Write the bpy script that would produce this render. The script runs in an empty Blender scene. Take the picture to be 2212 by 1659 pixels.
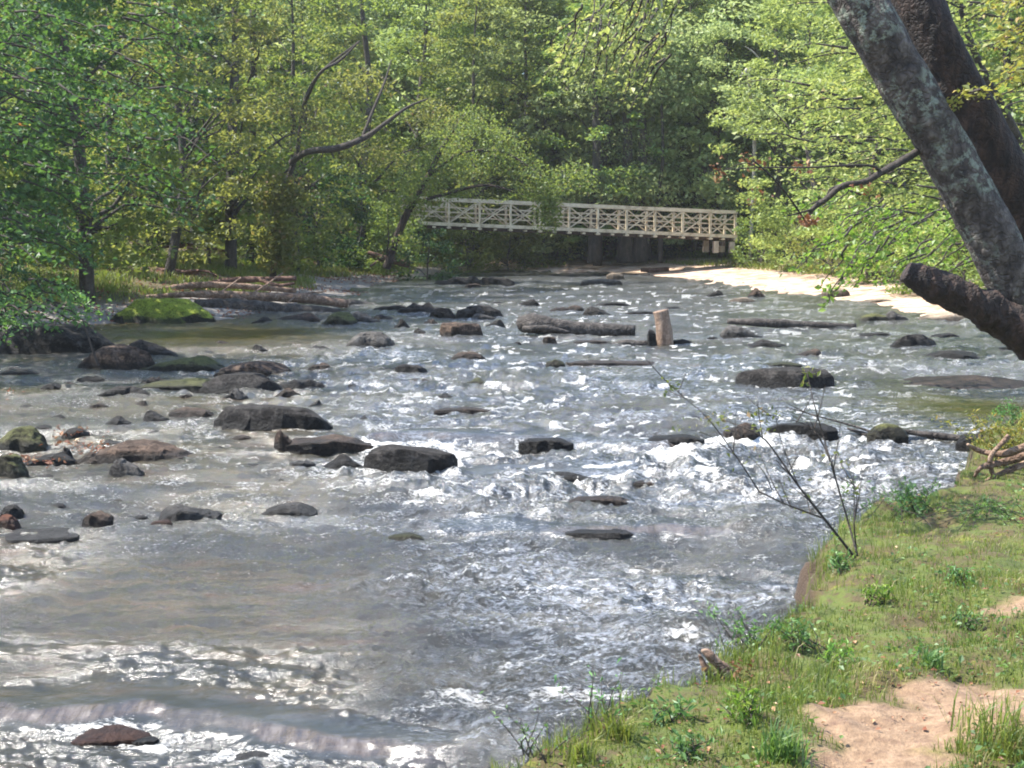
import bpy, math, random
import numpy as np
from mathutils import Vector
S = bpy.context.scene
C = S.collection
PI = math.pi
# ------------------------------------------------------------------ camera, sky, sun, exposure
FPX, W0, H0, HOR, ZC = 3000.0, 2212.0, 1659.0, 480.0, 2.67
PITCH = math.atan((H0/2-HOR)/FPX)
cam = bpy.data.cameras.new('camera'); co = bpy.data.objects.new('camera', cam); C.objects.link(co)
co.location = (0, 0, ZC); co.rotation_euler = (PI/2-PITCH, 0, 0)
cam.sensor_width = 36; cam.lens = 36*FPX/W0; cam.clip_end = 2000; cam.clip_start = .1
S.camera = co
SUN_A, SUN_E = math.radians(-84), math.radians(56)      # azimuth from +Y towards +X, elevation
w = bpy.data.worlds.new('World'); S.world = w; w.use_nodes = True
wt = w.node_tree; bg = wt.nodes['Background']
sky = wt.nodes.new('ShaderNodeTexSky'); sky.sky_type = 'NISHITA'; sky.sun_disc = False
sky.sun_elevation = SUN_E; sky.sun_rotation = SUN_A; sky.air_density = 1.0; sky.dust_density = .4; sky.ozone_density = 3
tc = wt.nodes.new('ShaderNodeTexCoord'); mp = wt.nodes.new('ShaderNodeMapping'); mp.inputs['Scale'].default_value = (1, 1, 2.2)
cn = wt.nodes.new('ShaderNodeTexNoise'); cn.inputs['Scale'].default_value = 2.6; cn.inputs['Detail'].default_value = 7; cn.inputs['Roughness'].default_value = .6
cr = wt.nodes.new('ShaderNodeValToRGB'); cr.color_ramp.elements[0].position = .56; cr.color_ramp.elements[1].position = .7
cm = wt.nodes.new('ShaderNodeMix'); cm.data_type = 'RGBA'; cm.inputs[7].default_value = (13, 13, 13.4, 1)      # white daytime clouds
wt.links.new(tc.outputs['Generated'], mp.inputs[0]); wt.links.new(mp.outputs[0], cn.inputs[0]); wt.links.new(cn.outputs[0], cr.inputs[0])
wt.links.new(cr.outputs[0], cm.inputs[0]); wt.links.new(sky.outputs[0], cm.inputs[6])
wt.links.new(cm.outputs[2], bg.inputs[0]); bg.inputs[1].default_value = .15
sl = bpy.data.lights.new('sun', 'SUN'); sl.energy = 5.0; sl.angle = math.radians(.5); sl.color = (1, .95, .86)
so = bpy.data.objects.new('sun', sl); C.objects.link(so)
sd = Vector((math.sin(SUN_A)*math.cos(SUN_E), math.cos(SUN_A)*math.cos(SUN_E), math.sin(SUN_E)))
so.rotation_euler = sd.to_track_quat('Z', 'Y').to_euler(); so.location = (-20, 10, 40)
S.view_settings.view_transform = 'Standard'; S.view_settings.look = 'None'
S.view_settings.exposure = 1.5; S.view_settings.gamma = 1
S.render.engine = 'CYCLES'
S.cycles.max_bounces = 6; S.cycles.diffuse_bounces = 3; S.cycles.glossy_bounces = 3
S.cycles.transmission_bounces = 4; S.cycles.filter_width = 1.9
S.cycles.sample_clamp_indirect = 4

# ------------------------------------------------------------------ numeric helpers
cp, sp_ = math.cos(PITCH), math.sin(PITCH)
def ray(X, Y):
    a = (X-W0/2)/FPX; b = -(Y-H0/2)/FPX
    return np.array([a, cp+b*sp_, -sp_+b*cp])
def onz(X, Y, z=0.):
    d = ray(X, Y); t = (z-ZC)/d[2]; return np.array([0, 0, ZC])+d*t
def pt(X, Y, depth):
    d = ray(X, Y); return np.array([0, 0, ZC])+d*(depth/d[1])
def sm(x): x = np.clip(x, 0, 1); return x*x*(3-2*x)
def _h(ix, iy, iz, s):
    n = (ix.astype(np.int64)*374761393+iy.astype(np.int64)*668265263+iz.astype(np.int64)*2147483647+s*1274126177) & 0xffffffff
    n = ((n ^ (n >> 13))*1274126177) & 0xffffffff
    n = (n ^ (n >> 16))*2246822519 & 0xffffffff
    return ((n >> 8) & 0xffff)/32767.5-1
def noise(x, y, z=None, s=0):
    x = np.asarray(x, float); y = np.asarray(y, float)
    x, y = np.broadcast_arrays(x, y)
    ix = np.floor(x); iy = np.floor(y); fx = x-ix; fy = y-iy
    ux = fx*fx*fx*(fx*(fx*6-15)+10); uy = fy*fy*fy*(fy*(fy*6-15)+10)
    if z is None:
        zz = np.zeros_like(ix)
        a = _h(ix, iy, zz, s); b = _h(ix+1, iy, zz, s); c = _h(ix, iy+1, zz, s); d = _h(ix+1, iy+1, zz, s)
        return (a*(1-ux)+b*ux)*(1-uy)+(c*(1-ux)+d*ux)*uy
    z = np.asarray(z, float); iz = np.floor(z); fz = z-iz; uz = fz*fz*(3-2*fz)
    def pl(k):
        a = _h(ix, iy, iz+k, s); b = _h(ix+1, iy, iz+k, s); c = _h(ix, iy+1, iz+k, s); d = _h(ix+1, iy+1, iz+k, s)
        return (a*(1-ux)+b*ux)*(1-uy)+(c*(1-ux)+d*ux)*uy
    return pl(0)*(1-uz)+pl(1)*uz
def fbm(x, y, z=None, s=0, o=4, g=.5):
    r = 0; a = 1; t = 0
    for i in range(o):
        r = r+a*noise(x*2**i+7.3*i, y*2**i-3.1*i, None if z is None else z*2**i, s+i); t += a; a *= g
    return r/t

# ------------------------------------------------------------------ mesh helpers
def mesh_np(name, V, Q, mats, smooth=False, attrs=None, mi=None):
    V = np.asarray(V, np.float32); Q = np.asarray(Q, np.int32)
    me = bpy.data.meshes.new(name); n = Q.shape[1]
    me.vertices.add(len(V)); me.vertices.foreach_set('co', V.ravel())
    me.loops.add(Q.size); me.loops.foreach_set('vertex_index', Q.ravel())
    me.polygons.add(len(Q)); me.polygons.foreach_set('loop_start', np.arange(0, Q.size, n, dtype=np.int32))
    me.polygons.foreach_set('loop_total', np.full(len(Q), n, np.int32))
    me.polygons.foreach_set('use_smooth', np.full(len(Q), smooth))
    if mi is not None: me.polygons.foreach_set('material_index', np.asarray(mi, np.int32))
    for k, a in (attrs or {}).items():
        at = me.attributes.new(k, 'FLOAT', 'POINT'); at.data.foreach_set('value', np.asarray(a, np.float32))
    for m in (mats if isinstance(mats, (list, tuple)) else [mats]): me.materials.append(m)
    me.update(); me.validate(); return me
class MB:
    def __init__(s): s.V = []; s.Q = []; s.n = 0; s.A = []
    def add(s, V, Q, a=None):
        V = np.asarray(V, float); s.V.append(V); s.Q.append(np.asarray(Q, np.int64)+s.n); s.n += len(V)
        s.A.append(np.full(len(V), .5) if a is None else np.broadcast_to(np.asarray(a, float), (len(V),)).copy())
    def mesh(s, name, mat, smooth=False):
        return mesh_np(name, np.vstack(s.V), np.vstack(s.Q), mat, smooth, {'rnd': np.concatenate(s.A)})
    def build(s, name, mat, parent=None, smooth=False, loc=None):
        o = bpy.data.objects.new(name, s.mesh(name, mat, smooth)); C.objects.link(o)
        if parent is not None: o.parent = parent
        if loc is not None: o.location = loc
        return o
def tag(o, label=None, cat=None, group=None, kind=None):
    if label: o['label'] = label
    if cat: o['category'] = cat
    if group: o['group'] = group
    if kind: o['kind'] = kind
    return o
def empty(name, loc=(0, 0, 0), rz=0):
    o = bpy.data.objects.new(name, None); C.objects.link(o); o.location = loc; o.rotation_euler = (0, 0, rz)
    o.empty_display_size = .2; return o
def smooth_path(P, R, n):
    P = np.asarray(P, float); R = np.asarray(R, float)
    if len(P) == 2: t = np.linspace(0, 1, n)[:, None]; return P[0]*(1-t)+P[1]*t, R[0]*(1-t[:, 0])+R[1]*t[:, 0]
    E = np.vstack([2*P[0]-P[1], P, 2*P[-1]-P[-2]]); t = np.linspace(0, len(P)-1-1e-6, n); k = t.astype(int); f = (t-k)[:, None]
    a, b, c, d = E[k], E[k+1], E[k+2], E[k+3]
    O = .5*(2*b+(c-a)*f+(2*a-5*b+4*c-d)*f*f+(3*b-a-3*c+d)*f**3)
    return O, np.interp(t, np.arange(len(R)), R)
def tube(mb, P, R, sides=8, n=None, rough=0, seed=0, a=.5, cap=True, fr=6.):
    P = np.asarray(P, float); R = np.asarray(R, float)
    if n: P, R = smooth_path(P, R, n)
    T = np.gradient(P, axis=0); T /= np.linalg.norm(T, axis=1)[:, None]+1e-9
    N = np.zeros_like(P); u = np.cross(T[0], [0, 0, 1.])
    if np.linalg.norm(u) < .1: u = np.cross(T[0], [1., 0, 0])
    u /= np.linalg.norm(u)
    for i in range(len(P)):
        u = u-T[i]*np.dot(u, T[i]); u /= np.linalg.norm(u)+1e-9; N[i] = u
    B = np.cross(T, N); th = np.linspace(0, 2*PI, sides, endpoint=False)
    D = N[:, None]*np.cos(th)[None, :, None]+B[:, None]*np.sin(th)[None, :, None]
    rr = R[:, None]*np.ones(sides)[None]
    if rough:
        q = P[:, None]+D*rr[..., None]
        rr = rr*(1+rough*fbm(q[..., 0]*fr, q[..., 1]*fr, q[..., 2]*fr*.6, seed, 4, .6))
    V = P[:, None]+D*rr[..., None]; m = len(P)
    i = np.arange(m-1)[:, None]*sides; j = np.arange(sides)[None]; k = (j+1) % sides
    Q = np.stack([i+j, i+k, i+sides+k, i+sides+j], -1).reshape(-1, 4)
    V = V.reshape(-1, 3)
    if cap:
        c0 = len(V); V = np.vstack([V, P[0], P[-1]]); js = np.arange(sides)
        ks = (js+1) % sides; e = (m-1)*sides
        Q = np.vstack([Q, np.stack([ks, js, np.full(sides, c0), np.full(sides, c0)], -1), np.stack([js+e, ks+e, np.full(sides, c0+1), np.full(sides, c0+1)], -1)])
        # avoid degenerate quads: shift the last pair to a real fourth corner
        Q = Q.copy(); q0 = len(Q)-2*sides
        Qc = []
        for s0, cc, off in ((q0, c0, 0), (q0+sides, c0+1, e)):
            for jj in range(0, sides-1, 2):
                A_, B_, C_ = off+jj, off+jj+1, off+(jj+2) % sides
                Qc.append((B_, A_, cc, C_) if off == 0 else (A_, B_, C_, cc))
            if sides % 2: pass
        Q = np.vstack([Q[:q0], np.array(Qc)])
    mb.add(V, Q, a)
def box(mb, c, d, ax=None, a=.5):
    c = np.asarray(c, float); d = np.asarray(d, float)/2
    V = np.array([[x, y, z] for x in (-1, 1) for y in (-1, 1) for z in (-1, 1)])*d
    if ax is not None: V = V@np.asarray(ax)
    mb.add(V+c, [(0, 1, 3, 2), (4, 6, 7, 5), (0, 4, 5, 1), (2, 3, 7, 6), (0, 2, 6, 4), (1, 5, 7, 3)], a)
def bar(mb, p, q, wd, ht, up=(0, 0, 1), a=.5):
    p = np.asarray(p, float); q = np.asarray(q, float); x = q-p; L = np.linalg.norm(x); x /= L
    y = np.cross(up, x); y /= np.linalg.norm(y); z = np.cross(x, y)
    box(mb, (p+q)/2, (L, wd, ht), np.array([x, y, z]), a)
def unit(v): return v/(np.linalg.norm(v, axis=-1, keepdims=True)+1e-9)
def leaves(mb, Cn, size, rng, flat=.6, aspect=.55, a=None, droop=.3, dirs=None, fold=.15):
    """diamond leaf faces, one per centre"""
    n = len(Cn); nr = rng.normal(0, 1, (n, 3))*(1-flat); nr[:, 2] += 1*flat*1.3; nr = unit(nr)
    d = rng.normal(0, 1, (n, 3)) if dirs is None else dirs+rng.normal(0, .35, (n, 3)); d[:, 2] -= droop; d = d-nr*(d*nr).sum(1)[:, None]; d = unit(d)
    s = np.cross(nr, d); L = size*(.45+1.05*rng.random(n)**1.4)[:, None]; wd = L*aspect
    p0 = Cn-d*L*.5; p2 = Cn+d*L*.5; m = Cn-d*L*.06+nr*L*fold
    V = np.stack([p0, m-s*wd*.5, p2, m+s*wd*.5], 1).reshape(-1, 3)
    Q = np.arange(n*4).reshape(n, 4)
    r = rng.random(n) if a is None else a
    mb.add(V, Q, np.repeat(r, 4))

# ------------------------------------------------------------------ node helpers
def newmat(name):
    m = bpy.data.materials.new(name); m.use_nodes = True; nt = m.node_tree
    b = nt.nodes['Principled BSDF']; return m, nt, b
def N_(nt, t, **kw):
    n = nt.nodes.new(t)
    for k, v in kw.items():
        if k in ('operation', 'blend_type', 'data_type', 'attribute_name', 'noise_dimensions', 'feature', 'distance'): setattr(n, k, v)
        else: n.inputs[k].default_value = v
    return n
def ramp(nt, src, stops):
    r = nt.nodes.new('ShaderNodeValToRGB'); e = r.color_ramp.elements
    while len(e) < len(stops): e.new(.5)
    for x, (p, c) in zip(e, stops): x.position = p; x.color = (*c, 1) if len(c) == 3 else c
    nt.links.new(src, r.inputs[0]); return r.outputs[0]
def mixc(nt, f, a, b, mode='MIX'):
    m = nt.nodes.new('ShaderNodeMix'); m.data_type = 'RGBA'; m.blend_type = mode
    def s(v, i):
        if isinstance(v, (tuple, list)): m.inputs[i].default_value = (*v, 1)
        elif isinstance(v, (int, float)): m.inputs[i].default_value = v
        else: nt.links.new(v, m.inputs[i])
    s(f, 0); s(a, 6); s(b, 7); return m.outputs[2]
def mth(nt, op, a, b=0., c=None, clamp=False):
    m = nt.nodes.new('ShaderNodeMath'); m.operation = op; m.use_clamp = clamp
    for i, v in enumerate((a, b, c)):
        if v is None: continue
        if isinstance(v, (int, float)): m.inputs[i].default_value = v
        else: nt.links.new(v, m.inputs[i])
    return m.outputs[0]
def tex(nt, kind, scale, vec=None, detail=4, rough=.55, sc3=None):
    if vec is not None and sc3:
        mp = nt.nodes.new('ShaderNodeMapping'); nt.links.new(vec, mp.inputs[0]); mp.inputs['Scale'].default_value = sc3; vec = mp.outputs[0]
    n = nt.nodes.new('ShaderNodeTexNoise' if kind == 'noise' else 'ShaderNodeTexVoronoi')
    n.inputs['Scale'].default_value = scale
    if kind == 'noise': n.inputs['Detail'].default_value = detail; n.inputs['Roughness'].default_value = rough
    if vec is not None: nt.links.new(vec, n.inputs['Vector'])
    return n.outputs[0]
def coord(nt, w='Object'): return nt.nodes.new('ShaderNodeTexCoord').outputs[w]
def attr(nt, n):
    a = nt.nodes.new('ShaderNodeAttribute'); a.attribute_name = n; return a.outputs['Fac']
def bump(nt, b, h, st=.5, dist=.02):
    n = nt.nodes.new('ShaderNodeBump'); n.inputs['Strength'].default_value = st; n.inputs['Distance'].default_value = dist
    nt.links.new(h, n.inputs['Height']); nt.links.new(n.outputs[0], b.inputs['Normal'])

def leaf_mat(name, stops, trans=.5, tcol=(.40, .48, .08), vary=.35, gloss=.5):
    m = bpy.data.materials.new(name); m.use_nodes = True; nt = m.node_tree; nt.nodes.clear()
    out = nt.nodes.new('ShaderNodeOutputMaterial')
    c = ramp(nt, attr(nt, 'rnd'), stops)
    oi = nt.nodes.new('ShaderNodeObjectInfo')
    hs = nt.nodes.new('ShaderNodeHueSaturation'); nt.links.new(c, hs.inputs['Color'])
    nt.links.new(mth(nt, 'MULTIPLY_ADD', oi.outputs['Random'], .05, .475), hs.inputs['Hue'])
    nt.links.new(mth(nt, 'MULTIPLY_ADD', oi.outputs['Random'], vary, 1-vary/2), hs.inputs['Value'])
    c = hs.outputs[0]
    d = nt.nodes.new('ShaderNodeBsdfDiffuse'); nt.links.new(c, d.inputs[0])
    t = nt.nodes.new('ShaderNodeBsdfTranslucent')
    nt.links.new(mixc(nt, .55, c, tcol), t.inputs[0])
    mx = nt.nodes.new('ShaderNodeMixShader'); mx.inputs[0].default_value = trans
    nt.links.new(d.outputs[0], mx.inputs[1]); nt.links.new(t.outputs[0], mx.inputs[2])
    g = nt.nodes.new('ShaderNodeBsdfGlossy'); g.inputs['Roughness'].default_value = gloss; g.inputs[0].default_value = (.9, .95, .9, 1)
    m2 = nt.nodes.new('ShaderNodeMixShader'); m2.inputs[0].default_value = .03
    nt.links.new(mx.outputs[0], m2.inputs[1]); nt.links.new(g.outputs[0], m2.inputs[2]); nt.links.new(m2.outputs[0], out.inputs[0])
    return m
def G(*a): return a
LM = {
 'mid': leaf_mat('leaf_mid', [(0, (.02, .045, .010)), (.45, (.075, .135, .025)), (.8, (.17, .24, .055)), (.955, (.16, .17, .05)), (1, (.24, .13, .05))]),
 'olive': leaf_mat('leaf_olive', [(0, (.018, .03, .008)), (.5, (.08, .11, .022)), (.85, (.18, .20, .055)), (.95, (.2, .15, .06)), (1, (.26, .13, .05))], .5, (.46, .48, .1)),
 'cool': leaf_mat('leaf_cool', [(0, (.007, .02, .008)), (.5, (.026, .062, .018)), (.9, (.075, .135, .04)), (.992, (.10, .15, .06)), (1, (.45, .12, .03))], .4, (.18, .34, .05)),
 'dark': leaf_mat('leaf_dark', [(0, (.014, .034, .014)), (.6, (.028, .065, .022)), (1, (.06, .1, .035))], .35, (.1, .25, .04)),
 'bright': leaf_mat('leaf_bright', [(0, (.05, .085, .02)), (.5, (.17, .225, .05)), (.9, (.36, .40, .11)), (1, (.42, .32, .10))], .5, (.48, .56, .14)),
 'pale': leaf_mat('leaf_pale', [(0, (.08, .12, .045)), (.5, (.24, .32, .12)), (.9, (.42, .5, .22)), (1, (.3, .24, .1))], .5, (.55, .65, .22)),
 'autumn': leaf_mat('leaf_autumn', [(0, (.10, .12, .03)), (.5, (.2, .19, .045)), (.85, (.28, .22, .05)), (1, (.32, .13, .05))], .45, (.5, .5, .08)),
 'fresh': leaf_mat('leaf_fresh', [(0, (.03, .075, .01)), (.5, (.10, .19, .022)), (.9, (.2, .31, .05)), (1, (.3, .3, .08))], .5, (.3, .5, .05)),
 'dead': leaf_mat('leaf_dead', [(0, (.09, .03, .018)), (.5, (.19, .075, .04)), (.85, (.3, .16, .08)), (1, (.5, .36, .2))], .2, (.4, .15, .05)),
 'grass': leaf_mat('grass_blades', [(0, (.03, .055, .012)), (.45, (.085, .115, .02)), (.75, (.17, .19, .04)), (.86, (.2, .14, .06)), (1, (.4, .32, .18))], .4, (.35, .45, .06)),
 'weed': leaf_mat('weed_leaf', [(0, (.04, .10, .03)), (.6, (.09, .19, .06)), (1, (.17, .28, .09))], .4, (.25, .45, .06)),
}
def bark_mat(name, c0, c1, c2, scale=6, lichen=None, bst=.7, sc3=(1, 1, .35)):
    m, nt, b = newmat(name); v = coord(nt)
    n1 = tex(nt, 'noise', scale, v, 8, .65, sc3); n2 = tex(nt, 'noise', scale*.35, v, 5, .6)
    c = ramp(nt, n1, [(.32, c0), (.5, c1), (.68, c2)])
    c = mixc(nt, mth(nt, 'MULTIPLY', n2, .5), c, tuple(x*.45 for x in c1))
    dv = nt.nodes.new('ShaderNodeVectorMath'); dv.operation = 'ADD'; nz = nt.nodes.new('ShaderNodeTexNoise'); nz.inputs['Scale'].default_value = scale; nt.links.new(v, nz.inputs['Vector'])
    sv = nt.nodes.new('ShaderNodeVectorMath'); sv.operation = 'SCALE'; sv.inputs['Scale'].default_value = 1.6/scale; nt.links.new(nz.outputs['Color'], sv.inputs[0])
    nt.links.new(v, dv.inputs[0]); nt.links.new(sv.outputs[0], dv.inputs[1])
    vo = nt.nodes.new('ShaderNodeTexVoronoi'); vo.feature = 'DISTANCE_TO_EDGE'; vo.inputs['Scale'].default_value = scale*1.5; nt.links.new(dv.outputs[0], vo.inputs['Vector'])
    ck = ramp(nt, vo.outputs['Distance'], [(.0, (0, 0, 0)), (.22, (1, 1, 1))])
    c = mixc(nt, ck, mixc(nt, 1., c, (.68, .66, .64), 'MULTIPLY'), c)
    if lichen:
        l1 = tex(nt, 'noise', scale*1.3, v, 6, .7); l2 = tex(nt, 'noise', scale*.25, v, 3, .5)
        f = mth(nt, 'MULTIPLY', ramp(nt, l1, [(.50, (0, 0, 0)), (.58, (1, 1, 1))]), ramp(nt, l2, [(.42, (0, 0, 0)), (.56, (1, 1, 1))]))
        c = mixc(nt, mth(nt, 'MULTIPLY', f, .8), c, lichen)
    nt.links.new(c, b.inputs[0]); b.inputs['Roughness'].default_value = .85
    bump(nt, b, mixc(nt, .22, n1, ck), bst, .08/scale*6); return m
BARK = bark_mat('bark', (.018, .014, .011), (.055, .045, .036), (.12, .10, .085))
PALEBARK = bark_mat('pale_bark', (.18, .16, .14), (.42, .39, .35), (.6, .58, .54))
FBARK = bark_mat('lichen_bark', (.014, .010, .008), (.07, .052, .043), (.20, .165, .14), 8, (.22, .24, .18), 1.0, (1, 1, .55))
DBARK = bark_mat('dark_bark', (.007, .004, .003), (.032, .018, .013), (.10, .055, .038), 9, None, 1.0)
TWIG = bark_mat('twig_bark', (.02, .015, .012), (.05, .038, .03), (.09, .07, .055), 20)
DRIFT = bark_mat('driftwood', (.07, .036, .024), (.24, .15, .10), (.46, .34, .25), 7, None, .9, (1, 1, 1))
WETLOG = bark_mat('wet_log', (.012, .01, .009), (.045, .037, .032), (.15, .13, .115), 6, None, .8, (1, 1, 1))
REDLOG = bark_mat('red_log', (.06, .025, .018), (.14, .07, .05), (.25, .15, .11), 6)
POSTW = bark_mat('post_wood', (.14, .085, .055), (.27, .18, .125), (.38, .28, .21), 9, None, .5, (1, 1, .2))

def rock_mat(name, base, hi, moss=None, mossc=(.16, .2, .02), wet=.3, rough=.9):
    if name not in ('rock_tan',): hi = tuple(x*.7 for x in hi); base = tuple(x*.8 for x in base)
    m, nt, b = newmat(name); v = coord(nt)
    n1 = tex(nt, 'noise', 5, v, 10, .65); n2 = tex(nt, 'noise', 22, v, 6, .7); n3 = tex(nt, 'noise', 1.8, v, 4, .6)
    c = ramp(nt, mixc(nt, .35, n1, n2), [(.38, tuple(x*.35 for x in base)), (.5, base), (.62, hi)])
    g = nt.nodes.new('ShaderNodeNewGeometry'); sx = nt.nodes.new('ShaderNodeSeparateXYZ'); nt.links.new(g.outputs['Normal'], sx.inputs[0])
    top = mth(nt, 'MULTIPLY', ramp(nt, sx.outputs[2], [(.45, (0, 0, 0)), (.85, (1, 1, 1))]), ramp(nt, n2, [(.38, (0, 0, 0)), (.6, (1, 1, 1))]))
    hi2 = tuple(x*.62 for x in hi); c = mixc(nt, mth(nt, 'MULTIPLY', top, .65), c, hi2)                                # upward faces mixed towards a paler tone, broken by noise
    if moss:
        mo = mth(nt, 'MULTIPLY', ramp(nt, sx.outputs[2], [(.45, (0, 0, 0)), (.75, (1, 1, 1))]), ramp(nt, n3, [(.5-moss*.4, (0, 0, 0)), (.6-moss*.4, (1, 1, 1))]))
        mossv = ramp(nt, mixc(nt, .5, n1, n2), [(.38, tuple(x*.3 for x in mossc)), (.5, tuple(x*.8 for x in mossc)), (.62, tuple(x*1.15 for x in mossc))])
        mo = mth(nt, 'MULTIPLY', mo, ramp(nt, n2, [(.3, (.25, .25, .25)), (.45, (1, 1, 1))]))
        c = mixc(nt, mth(nt, 'MULTIPLY', mo, .92), c, mossv)
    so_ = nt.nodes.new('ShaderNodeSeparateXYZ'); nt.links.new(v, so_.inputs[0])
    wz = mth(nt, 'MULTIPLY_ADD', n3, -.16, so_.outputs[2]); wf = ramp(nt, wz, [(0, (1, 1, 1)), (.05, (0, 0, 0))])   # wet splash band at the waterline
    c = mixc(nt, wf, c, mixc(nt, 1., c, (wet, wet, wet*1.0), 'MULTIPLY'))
    nt.links.new(c, b.inputs[0])
    nt.links.new(mth(nt, 'MULTIPLY_ADD', wf, -.35, rough), b.inputs['Roughness']); b.inputs['Specular IOR Level'].default_value = .25
    bump(nt, b, mixc(nt, .5, n1, n2), 1., .09); return m
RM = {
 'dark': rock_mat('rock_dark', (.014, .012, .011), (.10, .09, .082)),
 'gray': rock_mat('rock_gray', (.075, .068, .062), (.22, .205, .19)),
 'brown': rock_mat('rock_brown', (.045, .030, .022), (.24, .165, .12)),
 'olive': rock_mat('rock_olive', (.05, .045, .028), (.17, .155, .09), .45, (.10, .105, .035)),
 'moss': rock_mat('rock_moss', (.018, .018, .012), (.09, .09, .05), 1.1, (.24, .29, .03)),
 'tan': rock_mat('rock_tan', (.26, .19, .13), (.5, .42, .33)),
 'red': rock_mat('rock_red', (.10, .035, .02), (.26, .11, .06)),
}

# ------------------------------------------------------------------ water level with its ledges
LV = []      # (xs, ys, h, x0, x1)
def wav(x, k): return .16*noise(np.asarray(x, float)*1.3+k*3, 0., None, 60)+.06*noise(np.asarray(x, float)*4.5+k, 0., None, 61)
def water_level(x, y):
    x = np.asarray(x, float); y = np.asarray(y, float); z = np.zeros(np.broadcast(x, y).shape)
    for xs, ys, h, x0, x1 in LV:
        yc = np.interp(x, xs, ys)+wav(x, xs[0]); tp = sm((x-x0)/.6+.5)*sm((x1-x)/.6+.5)
        wd = 1.6+(.40-1.6)*tp
        z = z-h*sm((yc-y)/wd+.15)
    return z
def ledge(px, h, z):
    P = np.array([onz(a, b, z) for a, b in px]); P = P[np.argsort(P[:, 0])]
    LV.append((P[:, 0], P[:, 1], h, P[0, 0]-.1, P[-1, 0]+.1))
ledge([(1140, 783), (1240, 786), (1350, 783), (1560, 790)], .05, 0)
ledge([(800, 930), (1000, 938), (1200, 944), (1400, 958), (1560, 930), (1750, 920), (2120, 935)], .14, -.05)
ledge([(1020, 1018), (1150, 1020), (1330, 1022)], .06, -.19)
ledge([(960, 1128), (1210, 1142), (1400, 1140), (1560, 1145)], .06, -.25)
ledge([(-150, 1500), (0, 1502), (110, 1508), (330, 1532), (400, 1550), (560, 1580), (700, 1592), (960, 1600)], .075, -.31)
def at(X, Y):
    z = 0
    for _ in range(6):
        p = onz(X, Y, z); z = float(water_level(p[0], p[1]))
    return onz(X, Y, z)
def scl(p): return FPX/p[1]

# ------------------------------------------------------------------ river outline and terrain
zb = .13
pr = [(900, 1790), (1040, 1675), (1200, 1605), (1300, 1545), (1400, 1495), (1500, 1452), (1560, 1405), (1640, 1345), (1735, 1290), (1752, 1205), (1795, 1115),
      (1900, 1080), (2050, 1045), (2085, 1000), (2105, 955), (2140, 925), (2190, 895)]
RV = [tuple(onz(a, b, zb)[:2]) for a, b in pr]
RV += [(8.6, 20.6), (12, 22.5), (17, 26), (18, 33), (15.5, 36)]
RV += [tuple(onz(a, b, 0)[:2]) for a, b in [(2180, 698), (2090, 693), (1960, 690), (1900, 668), (1800, 648), (1640, 628), (1500, 609), (1400, 598), (1290, 589), (1200, 591),
      (1110, 586), (1000, 588), (930, 603), (835, 613), (800, 640), (700, 652), (640, 662), (560, 686), (460, 697), (230, 702), (150, 722), (0, 745), (-200, 752)]]
RV += [(-16, 22), (-14, 8), (-12, -8), (-4, -8), (-1.6, 2.5)]
RV = np.array(RV)
def sdist(x, y):
    """positive on land"""
    x = np.asarray(x, float); y = np.asarray(y, float); d = np.full(x.shape, 1e9); ins = np.zeros(x.shape, bool); n = len(RV)
    for i in range(n):
        ax, ay = RV[i]; bx, by = RV[(i+1) % n]; ex, ey = bx-ax, by-ay
        t = np.clip(((x-ax)*ex+(y-ay)*ey)/(ex*ex+ey*ey+1e-12), 0, 1)
        d = np.minimum(d, np.hypot(x-ax-t*ex, y-ay-t*ey))
        c = ((ay > y) != (by > y)) & (x < (bx-ax)*(y-ay)/((by-ay) if abs(by-ay) > 1e-12 else 1e-12)+ax)
        ins ^= c
    return np.where(ins, -d, d)
def ground(x, y, d=None):
    x = np.asarray(x, float); y = np.asarray(y, float)
    if d is None: d = sdist(x, y)
    near = sm((26-y)/3)*sm((x+4)/1.5)
    left = sm((-2.5-x)/2)*sm((68-y)/8)
    e = np.maximum(d, 0)
    dn = d+.11*noise(x*1.5, y*1.5, None, 5)+.08*noise(x*4.1, y*4.1, None, 7)+.03*noise(x*7, y*7, None, 6)
    hn = -.75+.88*sm((dn+.12)/.22)+.05*e+.9*sm((5.0-y)/4)+.09*fbm(x*1.5, y*1.5, None, 8)+.045*fbm(x*6, y*6, None, 9)
    hl = -.1+.13*np.minimum(e, 9)+.30*np.maximum(e-9, 0)*sm((e-9)/8)+.12*fbm(x*.5, y*.5, None, 11)*sm(e)
    hf = -.05+.085*np.minimum(e, 16)+.20*np.maximum(e-16, 0)*sm((e-16)/12)+.05*fbm(x*.7, y*.7, None, 12)*sm(e)
    h = hn*near+(1-near)*(hl*left+hf*(1-left))
    h = np.minimum(h, 5+np.clip((y-90)*.05, 0, 3)+fbm(x*.02, y*.02, None, 3)*2)
    inside = -.75+.1*fbm(x*2, y*2, None, 4)
    k = sm((d+.45)/.45)
    return np.where(d < 0, np.where(near > .5, np.minimum(hn, .13), inside*(1-k)+(-.05)*k), h)
def gz(x, y): return float(ground(np.array([x]), np.array([y]))[0])
def grow(a, s, g, lim):
    r = []
    while abs(a) < lim: r.append(a); a += s; s *= g
    return r
xs = sorted(grow(-6, -.25, 1.035, 400))+list(np.arange(-5.8, -1.2, .2))+list(np.arange(-1.2, 5.6, .04))+grow(5.6, .05, 1.035, 400)
ys = [-x for x in grow(3.6, .3, 1.1, 60)][::-1]
ys = sorted([3.8-.3*i*1.15**i for i in range(1, 18)])+list(np.arange(3.8, 14, .045))+grow(14, .06, 1.022, 500)
xs = np.array(sorted(xs)); ys = np.array(sorted(ys))
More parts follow.
